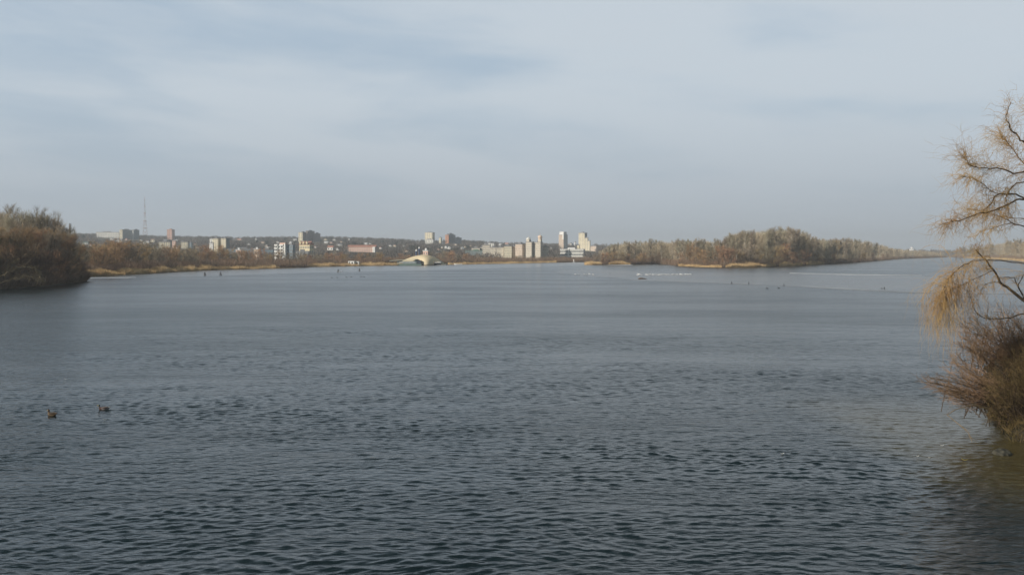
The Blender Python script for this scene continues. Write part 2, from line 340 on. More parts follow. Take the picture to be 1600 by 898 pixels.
ice([(1250, 447.0), (1330, 451.0), (1420, 455.3), (1530, 457.3), (1530, 458.4), (1400, 456.2), (1320, 452.0)], M['ice_rim'], 'pale rim of the thin ice sheet on the right', z=.05, amp=.3)
ice([(875, 411.6), (895, 410.2), (918, 410.0), (930, 412.0), (905, 412.2)], M['ice_white'], 'pale ice strip left of the island tip', z=.07, amp=.4)
ice([(948, 414.2), (962, 413.0), (990, 413.3), (985, 414.4)], M['ice_white'], 'small white ice patch by the island reeds', z=.05, amp=.3)

# ------------------------------------------------------------ trees, shrubs, reeds (slender tapering faces)
def slivers(Pp, Dr, Ln, Wd, r0):
    n = len(Pp); rv = r0.normal(size=(n, 3)); s = np.cross(Dr, rv); s /= np.linalg.norm(s, axis=1)[:, None] + 1e-9
    Wd = np.broadcast_to(Wd, (n,)); Ln = np.broadcast_to(Ln, (n,))
    a = Pp - s * Wd[:, None] / 2; b = Pp + s * Wd[:, None] / 2; c = Pp + Dr * Ln[:, None] + s * 0.05 * Ln[:, None] * r0.normal(size=(n, 1))
    V = np.stack([a, b, c], 1).reshape(-1, 3); T = np.arange(3 * n).reshape(-1, 3); return V, T
def unit(a): return a / (np.linalg.norm(a, axis=-1, keepdims=True) + 1e-9)
def tree_meshes(seed, H=20.0, R_=4.5, base=.15, upright=.6, ntwig=2600, tw=.05, tl=1.3, stems=1, trunk_r=.30, nl=34, top_taper=.55):
    """trunk mesh (trunk and limbs) and crown mesh (twigs) of a bare winter tree, foot at the origin"""
    r0 = np.random.default_rng(seed); mb = MB(); segs = []
    for s in range(stems):
        a = r0.uniform(0, 6.28); lean = (0.03 if stems == 1 else .28) * H
        tip = np.array([math.cos(a) * lean * r0.uniform(.4, 1), math.sin(a) * lean * r0.uniform(.4, 1), H * r0.uniform(.82, .95)])
        root = np.array([math.cos(a), math.sin(a), 0]) * (.0 if stems == 1 else .35)
        pts = []
        for k in range(7):
            t = k / 6; p = root * (1 - t) + tip * t + np.array([r0.normal(0, .02 * H) * t * (1 - t) * 3, r0.normal(0, .02 * H) * t * (1 - t) * 3, 0]); pts.append(p)
        tr = trunk_r / (stems ** .5)
        mb.tube(pts, [tr * (1 - .85 * k / 6) for k in range(7)], 5)
        for l in range(max(5, nl // stems)):
            t = base + (1 - base) * r0.uniform(0, 1) ** .85; i = min(5, int(t * 6)); f = t * 6 - i
            p0 = pts[i] * (1 - f) + pts[i + 1] * f; az = r0.uniform(0, 6.28)
            prof = math.sin(math.pi * min(1, (t - base) / (1 - base) * top_taper + (1 - top_taper) * .35 + .12)) ** .6
            ln = R_ * (.45 + .75 * r0.uniform()) * prof / math.sqrt(1 + upright) * 1.5
            d = unit(np.array([math.cos(az), math.sin(az), upright * r0.uniform(.5, 1.6)]))
            q = [p0]; dd = d.copy()
            for k in range(4):
                dd = unit(dd + np.array([r0.normal(0, .16), r0.normal(0, .16), .10 * upright + r0.normal(0, .08)])); q.append(q[-1] + dd * ln / 4)
            rr = max(.03, tr * .42 * (1 - t * .6)); mb.tube(q, [rr, rr * .75, rr * .5, rr * .32, rr * .16], 3, cap=False)
            for k in range(4): segs.append((q[k], q[k + 1], (k + .6)))
    A = np.array([s_[0] for s_ in segs]); B = np.array([s_[1] for s_ in segs]); w = np.array([s_[2] for s_ in segs]); w /= w.sum()
    Vs = []; Ts = []; off = 0
    # second order: side branches, then twigs on them
    nb = ntwig // 9; idx = r0.choice(len(segs), nb, p=w); t = r0.uniform(0, 1, (nb, 1)); p = A[idx] * (1 - t) + B[idx] * t
    d = unit(unit(B[idx] - A[idx]) * 1.0 + r0.normal(0, .55, (nb, 3)) + np.array([0, 0, .35 * upright])); ln = R_ * .32 * r0.uniform(.5, 1.3, nb)
    V, T = slivers(p, d, ln, tw * 1.5, r0); Vs.append(V); Ts.append(T); off += len(V)
    k = r0.integers(0, nb, ntwig); t = r0.uniform(.15, 1, (ntwig, 1)); p2 = p[k] + d[k] * ln[k][:, None] * t
    d2 = unit(d[k] + r0.normal(0, .55, (ntwig, 3)) + np.array([0, 0, .3 * upright])); V, T = slivers(p2, d2, tl * r0.uniform(.45, 1.3, ntwig), tw * r0.uniform(.6, 1.2, ntwig), r0)
    Vs.append(V); Ts.append(T + off)
    V = np.concatenate(Vs); V[:, 2] = np.maximum(V[:, 2], .02)
    return mb.mesh('trunk'), np_mesh('crown', V, np.concatenate(Ts))
class Proto:
    def __init__(s, name, cat, tm, cm, seed, **k):
        s.name = name; s.cat = cat; a, b = tree_meshes(seed, **k); a.materials.append(tm); b.materials.append(cm); s.t = a; s.c = b; s.H = k.get('H', 20.0); s.first = None
    def place(s, x, y, z, h, wid=1.0, label='', group=''):
        sc = h / s.H; rz = random.uniform(0, 6.28)
        if s.first is None:
            e = empty(s.name, (x, y, z), rz); e.scale = (sc * wid, sc * wid, sc)
            s.kids = [link('trunk', s.t, None, e), link('crown', s.c, None, e)]; s.first = e
        else:
            e = copy_tree(s.first, s.kids, (x, y, z), rz, (sc * wid, sc * wid, sc))
        return tag(e, label, s.cat, group)
pop = [Proto('bare_tree', 'tree', M['trunk_pale'], M[c], 20 + i, H=20.0, R_=r_, base=.2, upright=u, ntwig=n, tw=w_, tl=1.5) for i, (c, r_, u, n, w_) in enumerate(
      [('twig_grey', 4.0, 1.3, 3000, .055), ('twig_pale', 3.6, 1.6, 2600, .05), ('twig_grey', 4.6, 1.0, 3200, .055), ('twig_pale', 4.2, 1.2, 2800, .05), ('twig_rust', 4.4, 1.0, 3000, .055)])]
big = [Proto('bare_tree', 'tree', M[tm_], M[c], 40 + i, H=18.0, R_=r_, base=.12, upright=u, ntwig=9000, tw=.032, tl=1.1, nl=60, stems=s_) for i, (tm_, c, r_, u, s_) in enumerate(
      [('trunk_pale', 'twig_pale', 4.2, 1.2, 1), ('trunk_dark', 'twig_grey', 4.8, .9, 2), ('trunk_dark', 'twig_rust', 5.0, .8, 3), ('trunk_pale', 'twig_grey', 4.4, 1.2, 1)])]
shr = [Proto('bare_shrub', 'shrub', M['trunk_dark'], M[c], 60 + i, H=7.0, R_=3.2, base=.03, upright=.7, ntwig=n, tw=w_, tl=.9, stems=6, trunk_r=.2, nl=44) for i, (c, n, w_) in enumerate(
      [('twig_rust', 3000, .045), ('twig_grey', 3000, .045), ('twig_dark', 3200, .05), ('twig_rust', 2600, .045)])]
def gz(x, y): return float(land_h(np.array([x]), np.array([y]))[0]) - .1
def plant(protos, px, D, ytop, wid, label, group):
    x = X(px, D); z = gz(x, D)
    if z < -.05: return None
    zt = CAM_H + (396 - ytop) / F_PX * D
    pr = random.choice(protos); RELABEL.add(group)
    if not isinstance(label, str): label = label[0].format(w=WORD[pr.c.materials[0].name], n=pr.name.replace('_', ' ')) + ' ' + sec(px, label[1])
    return pr.place(x, D, max(z, 0), max(2.0, zt - z), wid, label, group)
def itp(x, xs, ys): return float(np.interp(x, xs, ys))

WORD = {'grey_olive_twigs': 'grey-brown', 'pale_twigs': 'pale grey', 'rusty_twigs': 'rusty', 'dark_twigs': 'dark brown'}
def sec(px, table):
    for lim, t in table:
        if px < lim: return t
    return table[-1][1]
S_LEFT = [(-30, 'at the left frame edge'), (20, 'above the arching trunk'), (62, 'right behind the arching trunk'), (96, 'in the middle of the left stand'), (400, 'at the right tip of the left stand')]
S_REED = [(160, 'beside the left stand'), (208, 'below the blue-green slabs'), (245, 'below the mast'), (303, 'below the cream row'), (326, 'left of the tall cream pair'), (366, 'below the tall cream pair'), (396, 'below the blue-grey shed'), (430, 'left of the balcony block'), (900, 'below the balcony block')]
S_FAR = [(502, 'below the yellow block'), (545, 'left below the red roofed block'), (595, 'below the red roofed block'), (628, 'left of the dome'), (700, 'behind the dome'), (736, 'right of the dome'), (800, 'below the riverside row'), (862, 'below the turreted blocks'), (920, 'below the two towers'), (2000, 'beyond the island tip')]
S_ISL = [(948, 'at the orange reed clump'), (990, 'at the rounded island reeds'), (1056, 'at the island inlet'), (1092, 'left over the low island reeds'), (1133, 'right over the low island reeds'), (1165, 'left in the highest island trees'), (1212, 'over the tall island reeds'), (1257, 'right in the highest island trees'), (1292, 'at the last island reed clump'), (1342, 'on the near island tail'), (1392, 'on the far island tail'), (2000, 'on the thin end of the island')]
S_RGT = [(1515, 'left of the willow limbs'), (1560, 'between the willow limbs'), (3000, 'at the right frame edge')]
# left stand on its promontory
LX = [-120, 0, 20, 50, 80, 100, 120, 140]; LY = [322, 328, 334, 332, 345, 352, 366, 398]
for i in range(26):
    px = -95 + i * 8.4 + random.uniform(-4, 4); D = random.uniform(262, 330) if px < 95 else random.uniform(285, 304)
    if px > 116: continue
    plant([big[0], big[3], big[0], big[1]], px, D, itp(px, LX, LY) + random.uniform(-2, 10), 1.0,
          ('tall {w} bare tree', S_LEFT), 'tall bare trees on the left shore')
for i in range(24):
    px = -95 + i * 9.2 + random.uniform(-4, 4); D0 = itp(px, [-100, 0, 60, 105, 130], [214, 226, 243, 268, 292]); D = D0 + random.uniform(4, 22)
    plant([big[2], big[2], big[1]], px, D, itp(px, [-120, 0, 60, 90, 120, 140], [352, 362, 352, 362, 378, 404]) + random.uniform(-4, 10), 1.15,
          ('bushy {w} bare tree', S_LEFT), 'rusty brown trees on the left shore')
for i in range(26):
    px = -90 + i * 8.8 + random.uniform(-3, 3); D0 = itp(px, [-100, 0, 60, 105, 130], [214, 226, 242, 266, 288]); D = D0 + random.uniform(1.5, 5)
    plant([shr[2], shr[0], shr[2]], px, D, random.uniform(400, 416) if px > 105 else random.uniform(392, 412), 1.15,
          ('{w} bare shrub at the water', S_LEFT), 'dark shrubs at the foot of the left shore trees')
# left bank behind the reeds
for i in range(64):
    px = 112 + i * 5.7 + random.uniform(-3, 3); D0 = itp(px, [100, 180, 240, 330, 430, 480], [345, 388, 430, 505, 556, 600]); D = D0 + random.uniform(6, 60)
    yt = itp(px, [100, 140, 180, 230, 300, 380, 430, 470], [388, 387, 381, 383, 391, 392, 396, 400]) + random.uniform(-2.5, 6)
    plant([shr[0], shr[1], shr[3], pop[2], shr[1]], px, D, yt, 1.0,
          ('{w} {n} behind the left reeds', S_REED), 'thicket trees behind the left reeds')
# far bank below the city
for i in range(84):
    px = 478 + i * 5.6 + random.uniform(-3, 3); D0 = itp(px, [470, 560, 620, 700, 800, 915, 1000], [600, 660, 700, 745, 830, 945, 1030])
    if 612 < px < 700: D0 += 45
    yt = itp(px, [470, 520, 560, 620, 700, 780, 900, 960], [399, 398, 398, 400, 395, 401, 401.5, 398]) + random.uniform(-2, 3)
    plant([shr[0], shr[1], pop[2], pop[4], shr[3]], px, D0 + random.uniform(5, 90), yt, 1.1,
          ('small {w} {n} on the far bank', S_FAR), 'bare trees along the far bank')
# island
IX = [925, 950, 970, 1010, 1050, 1080, 1130, 1145, 1180, 1215, 1250, 1270, 1290, 1330, 1380, 1400, 1440, 1480]
IY = [390, 382, 377, 374, 375, 373, 374, 361, 357, 355, 359, 370, 374, 372, 380, 387, 390, 393]
for i in range(150):
    px = random.uniform(932, 1475) if i > 60 else random.uniform(1050, 1400)
    f0 = itp(px, [915, 985, 1030, 1058, 1090, 1130, 1190, 1240, 1285, 1330, 1370, 1400, 1440, 1482], [720, 730, 765, 665, 610, 588, 600, 650, 735, 865, 1095, 1400, 1720, 2080])
    D = f0 + random.uniform(8, 75)
    seg = ('left part of the wooded island' if px < 1060 else 'tall middle of the wooded island' if px < 1262 else 'right tail of the wooded island')
    plant(pop if i % 4 == 0 else pop[:4], px, D, itp(px, IX, IY) + abs(random.gauss(0, 3.2)) , 1.05,
          ('{w} bare tree', S_ISL), 'bare trees on the island')
for i in range(46):
    px = 935 + i * 10 + random.uniform(-4, 4)
    f0 = itp(px, [915, 985, 1030, 1058, 1090, 1130, 1190, 1240, 1285, 1330, 1370, 1400], [715, 726, 762, 660, 605, 582, 594, 645, 728, 858, 1088, 1390])
    plant([shr[0], shr[3], shr[1]], px, f0 + random.uniform(3, 9), (random.uniform(386, 396) if 1075 < px < 1250 else random.uniform(394, 402)) if px < 1330 else 397, 1.0,
          ('low {w} shrub', S_ISL), 'shrubs along the island shore')
# right bank, far
for i in range(44):
    px = random.uniform(1482, 1660); D0 = itp(px, [1482, 1500, 1530, 1600, 1700], [2250, 1860, 1600, 1010, 930])
    plant([pop[4], pop[2], pop[0], pop[4]], px, D0 + random.uniform(10, 90), itp(px, [1482, 1500, 1530, 1570, 1610, 1680], [390, 384, 381, 376, 372, 368]) + random.uniform(-1, 6), 1.2,
          ('{w} bare tree on the far right bank', S_RGT), 'bare trees on the far right bank')

def stuff_slivers(name, Pts, Dr, Ln, Wd, m, label, cat, seed=5):
    r0 = np.random.default_rng(seed); V, T = slivers(Pts, Dr, Ln, Wd, r0)
    return tag(link(name, np_mesh(name, V, T), m), label, cat, kind='stuff')
def strip(pxs, Ds, depth, n, seed, jit=1.0):
    """random ground points in a belt behind a shoreline"""
    r0 = np.random.default_rng(seed); px = r0.uniform(pxs[0], pxs[-1], n); D = np.interp(px, pxs, Ds) + r0.uniform(0, 1, n) ** 1.2 * np.interp(px, pxs, depth)
    x = (px - 800) / F_PX * D; z = np.maximum(land_h(x, D), -.1); return np.stack([x, D, z], 1), px, r0
def reeds(name, pxs, Ds, depth, n, h, label, seed, hmod=None):
    Pp, px, r0 = strip(pxs, Ds, depth, n, seed)
    hm = np.clip(.72 + .4 * wob(Pp[:, 0], Pp[:, 1], 6.0) + .35 * wob(Pp[:, 0], Pp[:, 1], 1.9, 2), .15, 1.5)
    if hmod is not None: hm = hm * np.interp(px, hmod[0], hmod[1])
    Dr = unit(np.stack([r0.normal(.06, .13, n), r0.normal(0, .13, n), np.ones(n)], 1))
    return stuff_slivers(name, Pp, Dr, h * hm * r0.uniform(.65, 1.1, n), .10, M['reed'], label, 'reeds', seed)
reeds('reed_bed', [118, 180, 240, 330, 430, 470], [333, 363, 401, 479, 532, 560], [16, 16, 20, 16, 14, 6], 42000, 2.6, 'tan dry reed bed along the left bank', 11, ([118, 240, 330, 345, 430, 440, 470], [1, 1, 1, .8, .8, .15, .1]))
reeds('reed_bed', [478, 500, 560, 620, 640], [590, 598, 638, 668, 675], [14, 14, 14, 10, 6], 14000, 2.6, 'tan dry reeds left of the cream dome', 12)
reeds('reed_bed', [700, 800, 870], [713, 797, 870], [8, 14, 10], 9000, 2.0, 'low tan reeds along the far bank right of the dome', 13)
reeds('reed_bed', [913, 924, 934, 940], [711, 704, 708, 710], [14, 16, 12, 8], 5000, 3.6, 'orange reed clump on the left tip of the island', 14, ([913, 924, 940], [.7, 1, .5]))
reeds('reed_bed', [951, 965, 985], [715, 718, 721], [10, 14, 8], 5000, 4.2, 'rounded tan reed clump beside the small ice patch', 15, ([951, 962, 970, 985], [.4, 1, 1, .3]))
reeds('reed_bed', [1060, 1090, 1128], [650, 599, 577], [8, 8, 6], 7000, 1.7, 'low tan reeds at the front of the island', 16)
reeds('reed_bed', [1134, 1190, 1212], [577, 589, 610], [8, 8, 6], 9000, 3.2, 'tall tan reeds before the highest island trees', 17, ([1134, 1142, 1200, 1212], [.5, 1, 1, .5]))
reeds('reed_bed', [1218, 1240, 1254], [615, 639, 662], [8, 8, 6], 5000, 2.8, 'tan reed clump right of the highest island trees', 18)
reeds('reed_bed', [1260, 1272, 1288], [675, 700, 725], [8, 8, 5], 4500, 3.2, 'tan reed clump at the right end of the island front', 19)
reeds('reed_bed', [1505, 1530, 1600, 1720], [1790, 1565, 985, 880], [20, 30, 30, 30], 14000, 3.8, 'golden reeds along the far right bank behind the willow', 20)
def undergrowth(pxs, Ds, depth, n, h, label, seed, m='under'):
    Pp, px, r0 = strip(pxs, Ds, depth, n, seed); Dr = unit(np.stack([r0.normal(0, .5, n), r0.normal(0, .5, n), np.ones(n)], 1))
    stuff_slivers('undergrowth', Pp, Dr, h * r0.uniform(.4, 1.2, n), .12, M[m], label, 'undergrowth', seed)
undergrowth([-150, 0, 60, 105, 125, 134], [212, 224, 240, 265, 281, 290], [60, 60, 50, 30, 12, 5], 60000, 3.6, 'dark tangle of stems under the left shore trees', 31)
undergrowth([118, 180, 240, 330, 430, 480], [346, 378, 418, 493, 538, 575], [70] * 6, 60000, 4.5, 'brown scrub behind the left reeds', 32)
undergrowth([480, 560, 620, 700, 800, 915, 1000], [606, 655, 700, 745, 812, 930, 1020], [60] * 7, 50000, 4.5, 'grey-brown scrub along the far bank', 33)
undergrowth([940, 985, 1030, 1058, 1090, 1130, 1190, 1240, 1285, 1330, 1370, 1400, 1440, 1480], [722, 728, 762, 662, 604, 582, 595, 646, 728, 855, 1085, 1386, 1706, 2066], [55] * 14, 80000, 4.5, 'reddish brown scrub on the island floor', 34)
undergrowth([1484, 1500, 1530, 1600, 1720], [2300, 1830, 1590, 1010, 900], [70] * 5, 24000, 7.0, 'brown scrub under the far right trees', 35)

SIGHT = []
def wood(name, n, pxr, Dr_, hr, m, label, seed, per=60, wr=(3, 6), tw=.45, filt=None):
    r0 = np.random.default_rng(seed); px = r0.uniform(*pxr, n); D = np.sqrt(r0.uniform(Dr_[0] ** 2, Dr_[1] ** 2, n)); x = (px - 800) / F_PX * D
    if filt is not None:
        k = filt(x, D, px); x, D, px = x[k], D[k], px[k]
    z = land_h(x, D); k = z > .3; x, D, z = x[k], D[k], z[k]; n = len(x)
    h = r0.uniform(*hr, n); w_ = r0.uniform(*wr, n)
    if SIGHT:
        k = np.ones(n, bool); ptop = 396 - (z + h - CAM_H) / D * F_PX; px = x / D * F_PX + 800
        for a, b, Db, yb in SIGHT: k &= ~((px > a) & (px < b) & (D < Db) & (ptop < yb))
        x, D, z, h, w_ = x[k], D[k], z[k], h[k], w_[k]; n = len(x)
    cid = np.repeat(np.arange(n), per); th = r0.uniform(0, 6.28, len(cid)); u = r0.uniform(0, 1, len(cid)); t = r0.uniform(.1, .85, len(cid)); rr = np.sqrt(u) * w_[cid] * np.sin(np.pi * np.clip(t + .12, 0, 1)) ** .5
    Pp = np.stack([x[cid] + np.cos(th) * rr, D[cid] + np.sin(th) * rr, z[cid] + h[cid] * t * .9], 1)
    Dd = unit(np.stack([np.cos(th) * .5, np.sin(th) * .5, np.ones(len(th))], 1) + r0.normal(0, .25, (len(th), 3)))
    return stuff_slivers(name, Pp, Dd, h[cid] * r0.uniform(.2, .42, len(cid)), tw, M[m], label, 'woods', seed)

# ------------------------------------------------------------ buildings
def wallmat(name, c, d=.85): return mat(name, c, .85, .2, nscale=.18, col2=tuple(v * d for v in c), detail=6)
B = dict(cream=wallmat('cream_render', (.76, .68, .50)), white=wallmat('white_render', (.84, .83, .79)), pink=wallmat('pink_render', (.68, .46, .37)),
         salmon=wallmat('salmon_brick', (.62, .38, .30)), grey=wallmat('grey_panel', (.38, .38, .37)), teal=wallmat('blue_green_panel', (.16, .21, .22)), brown=wallmat('brown_brick', (.24, .19, .17)),
         yellow=wallmat('yellow_render', (.74, .64, .42)), orange=wallmat('orange_brick', (.55, .24, .11)), slate=wallmat('dark_blue_panel', (.10, .12, .15)), beige=wallmat('beige_panel', (.66, .59, .48)),
         pale=wallmat('pale_grey_panel', (.66, .65, .60)), blue=wallmat('blue_glazing', (.20, .27, .32)), tan=wallmat('tan_render', (.68, .54, .42)))
RF = dict(red=wallmat('red_roof', (.40, .20, .15)), grey=wallmat('grey_roof', (.26, .26, .27)), brown=wallmat('brown_roof', (.20, .14, .11)), white=wallmat('white_metal_roof', (.66, .66, .65)), green=wallmat('green_roof', (.14, .20, .17)))
EXCL = []
WINM = {}
def window_mesh(w, h):
    k = (round(w, 1), round(h, 1))
    if k not in WINM:
        mb = MB(); mb.box(-w/2, -.04, -h/2, w/2, .1, h/2); t = .09
        n0 = len(mb.f)
        for q in ((-w/2-t, -h/2-t, w/2+t, -h/2), (-w/2-t, h/2, w/2+t, h/2+t), (-w/2-t, -h/2, -w/2, h/2), (w/2, -h/2, w/2+t, h/2), (-.04, -h/2, .04, h/2)):
            mb.box(q[0], -.09, q[1], q[2], .08, q[3])
        me = mb.mesh('window'); me.materials.append(M['glass']); me.materials.append(M['frame'])
        for p in me.polygons: p.material_index = 0 if p.index < n0 else 1
        WINM[k] = me
    return WINM[k]
def child(name, me, parent, loc=(0, 0, 0), rz=0):
    o = bpy.data.objects.new(name, me); col.objects.link(o); o.parent = parent; o.location = loc; o.rotation_euler = (0, 0, rz); return o
def frame_of(px0, pxc, px1, D, a=24, dmin=9):
    """front spans px0..pxc, right side pxc..px1; returns width, depth, rotation, corner"""
    fr = (pxc - px0) / F_PX * D; sd = (px1 - pxc) / F_PX * D
    if sd < .3: a = 4
    w = max(2.5, fr / math.cos(R(a))); d = max(dmin if sd < .3 else 3.0, sd / math.sin(R(a)))
    d = min(d, 60)
    phi = math.atan((pxc - 800) / F_PX); rz = -phi - R(a)
    cx, cy = X(pxc, D), D; c, s_ = math.cos(rz), math.sin(rz)
    lx, ly = w / 2, -d / 2; return w, d, rz, (cx - (c * lx - s_ * ly), cy - (s_ * lx + c * ly))
YB = lambda px, D: (374 if px < 300 else 378) if D >= 2000 else 392 if px < 500 else 393 if px < 700 else (392.5 if px < 776 else 397) if D < 1600 else 392
def bld(name, label, cat, px0, pxc, px1, ytop, D, wall, roof='grey', floors=None, cols=None, scols=None, win=True, wfrac=.38, hfrac=.42, dmin=9, extra=None, a=24, zbase=None, rheight=.6, parent=None, ppx=None, side=None, maxf=99, yb=None):
    w, d, rz, (x, y) = frame_of(px0, pxc, px1, D, a, dmin)
    zt = CAM_H + (396 - ytop) / F_PX * D; z0 = (gz(x, y) - .6) if zbase is None else zbase; H = max(2.5, zt - z0)
    EXCL.append((px0 - 1, px1 + 1, D - 30, D + d + 8)); SIGHT.append((px0 - 1.5, px1 + 1.5, D, YB(px0, D) if yb is None else yb))
    e = parent or empty(name, (x, y, z0), rz, label, cat)
    off = Vector((0, 0, 0))
    if parent:
        off = parent.matrix_basis.inverted() @ Vector((x, y, z0)); 
    mw = MB().box(-w/2, -d/2, 0, w/2, d/2, H - rheight).mesh('wall'); mw.materials.append(B[wall])
    if side:
        mw.materials.append(B[side]); mw.polygons[3].material_index = 1
    child('wall', mw, e, off)
    mr_ = MB().box(-w/2-.3, -d/2-.3, H - rheight, w/2+.3, d/2+.3, H).box(-w*.2, -d*.15, H, w*.12, d*.25, H + 1.6).mesh('roof'); mr_.materials.append(RF[roof]); child('roof', mr_, e, off)
    if win:
        nf = min(maxf, floors or max(1, int(round(H / 3.1)))); nc = cols or max(2, int(round(w / 4.0))); ns = scols if scols is not None else (max(1, int(round(d / 5))) if px1 - pxc > 1 else 0)
        while nf * (nc + ns) > 98: 
            if nc > 3: nc -= 1
            else: ns -= 1
        fh = (H - rheight - .8) / nf; bw = w / nc; me = window_mesh(bw * wfrac, fh * hfrac)
        for i in range(nf):
            zz = .5 + fh * (i + .5)
            for j in range(nc): child('window', me, e, off + Vector((-w/2 + bw * (j + .5), -d/2, zz)))
            if ns:
                sw = d / ns; me2 = window_mesh(sw * .45, fh * hfrac)
                for j in range(ns): child('window', me2, e, off + Vector((w/2, -d/2 + sw * (j + .5), zz)), math.pi / 2)
    return e, w, d, H, off
def part_box(e, name, b, m, off=Vector((0,0,0))): 
    me = MB().box(*b).mesh(name); me.materials.append(m); return child(name, me, e, off)

# on the ridge, left to right
bld('apartment_building', 'long low pale block on the ridge left of the blue-green slabs', 'building', 153, 187, 188, 362.5, 2150, 'pale', floors=3, cols=14, dmin=14)
bld('apartment_building', 'blue-green slab block with narrow cream end wall on the ridge', 'building', 188, 192, 207, 358.5, 2050, 'cream', cols=1, scols=6, side='teal')
bld('apartment_building', 'second blue-green slab block left of the red and white mast', 'building', 208, 209.5, 218, 358.8, 2070, 'pale', cols=1, scols=4, side='teal')
bld('apartment_building', 'salmon pink tower block alone on the ridge right of the mast', 'building', 262, 269.5, 273.5, 358.5, 2100, 'salmon', roof='red', scols=2, cols=3)
e, w, d, H, _ = bld('apartment_building', 'brown stepped tower block with cream left end on the hilltop', 'building', 467, 473, 480, 362.5, 2000, 'cream', side='brown', cols=2, scols=4)
bld('x', '', '', 478, 481, 492, 360.5, 2010, 'brown', parent=e, cols=1, scols=5)
bld('x', '', '', 490, 492, 501, 364.2, 2020, 'brown', parent=e, cols=1, scols=4)
e, *_ = bld('apartment_building', 'cream tower block rising alone above the dome', 'building', 664, 675.5, 679.5, 363, 2200, 'cream', cols=4, scols=2)
bld('x', '', '', 664, 677, 679, 374, 2180, 'pale', parent=e, cols=3, scols=1)
bld('apartment_building', 'small cream and green block between the cream tower and orange brick tower', 'building', 686, 689, 691, 371, 2250, 'cream', roof='green', cols=2)
e, *_ = bld('office_building', 'dark stepped building with an orange brick end on the skyline', 'building', 696, 701, 712, 366.5, 2150, 'orange', side='slate', cols=1, scols=4)
bld('x', '', '', 699, 700.5, 709, 365, 2170, 'slate', parent=e, cols=1, scols=2, side='slate')
bld('x', '', '', 709, 711, 721.5, 371, 2160, 'slate', parent=e, cols=1, scols=4, side='slate')
# mid slope
bld('apartment_building', 'cream block with three rows of windows left of the pinkish block', 'building', 249.5, 266, 267.5, 377.5, 1350, 'cream', floors=4, cols=5, wfrac=.5, a=10)
e, *_ = bld('apartment_building', 'narrow pinkish block between the two cream blocks', 'building', 270, 274.5, 276.5, 375.5, 1340, 'pink', floors=4, cols=1)
bld('apartment_building', 'cream block with wide window grid right of the pinkish block', 'building', 279.5, 293.5, 295, 377.5, 1345, 'cream', floors=4, cols=5, a=10)
bld('apartment_building', 'thin blue-grey block at the right end of the cream row', 'building', 297, 299.5, 301, 378.5, 1360, 'blue', floors=4, cols=1)
e, *_ = bld('apartment_building', 'cream stepped block with white left wing, first of the tall pair', 'building', 333, 341, 345, 372.3, 1180, 'cream', floors=7, cols=3)
bld('x', '', '', 327.5, 333, 334, 379.3, 1170, 'white', parent=e, floors=5, cols=2)
bld('x', '', '', 328.5, 332.5, 333, 372.6, 1190, 'white', parent=e, floors=6, cols=1)
e, *_ = bld('apartment_building', 'cream block with grey-green right side, second of the tall pair', 'building', 346, 353.5, 359, 372, 1180, 'cream', side='teal', floors=7, cols=3, scols=2)
bld('warehouse', 'long low blue-grey building behind the brown thicket', 'building', 357, 404, 405, 388.5, 1060, 'blue', floors=1, cols=12, a=6)
bld('warehouse', 'long low blue-grey shed left of the white balcony block', 'building', 407.5, 427, 429, 389.5, 1050, 'blue', floors=1, cols=7, a=6)
bld('house', 'low pinkish building with a white roof edge', 'building', 369, 377, 378.5, 389.8, 1000, 'pink', roof='white', floors=2, cols=3)
bld('house', 'pinkish white box house left of the white balcony block', 'building', 397, 405.5, 407, 388.8, 960, 'tan', roof='white', floors=2, cols=2)
# white block with balconies
e, w, d, H, _ = bld('apartment_building', 'white block with stacked balconies and a blue glass side', 'building', 430, 447, 452, 382, 880, 'white', floors=5, cols=4, side='blue', wfrac=.6, hfrac=.6)
fh = (H - 1.4) / 5
for i in range(6):
    for x0, x1 in ((-w*.5, -w*.22), (-w*.05, w*.3)):
        part_box(e, 'balcony', (x0, -d/2 - 1.5, .35 + fh * i, x1, -d/2 - .02, .35 + fh * i + 1.15), B['white'])
part_box(e, 'stair_tower', (w*.36, -d/2 - .9, 0, w*.47, -d/2 - .01, H + 1.0), B['white'])
part_box(e, 'penthouse', (-w*.1, -d/2 + 1, H + .02, w*.4, d/2 - 1, H + 1.6), B['pink'])
bld('office_building', 'blue glazed block attached behind the white balcony block', 'building', 451, 458, 461.5, 382, 905, 'blue', floors=5, cols=4, wfrac=.7)
bld('apartment_building', 'grey low block in front of the yellow block', 'building', 463, 482, 484, 392, 930, 'grey', floors=2, cols=8, a=8)
def gable(e, w, d, z, hr, m, name='roof', off=Vector((0,0,0)), ov=.5, axis='x'):
    mb = MB(); 
    if axis == 'x':
        mb.poly([(-w/2-ov, -d/2-ov, z), (w/2+ov, -d/2-ov, z), (w/2+ov, d/2+ov, z), (-w/2-ov, d/2+ov, z), (-w/2-ov, 0, z+hr), (w/2+ov, 0, z+hr)], [(0,3,2,1), (0,1,5,4), (2,3,4,5), (1,2,5), (3,0,4)])
    else:
        mb.poly([(-w/2-ov, -d/2-ov, z), (w/2+ov, -d/2-ov, z), (w/2+ov, d/2+ov, z), (-w/2-ov, d/2+ov, z), (0, -d/2-ov, z+hr), (0, d/2+ov, z+hr)], [(0,3,2,1), (0,1,4), (2,3,5), (1,2,5,4), (3,0,4,5)])
    me = mb.mesh(name); me.materials.append(m); return child(name, me, e, off)
e, w, d, H, _ = bld('apartment_building', 'yellow block with a red roof and pointed dormers', 'building', 468, 484, 490, 381.5, 1020, 'yellow', roof='red', floors=3, cols=6, scols=2)
gable(e, w, d, H + .02, 3.0, RF['red'], 'roof')
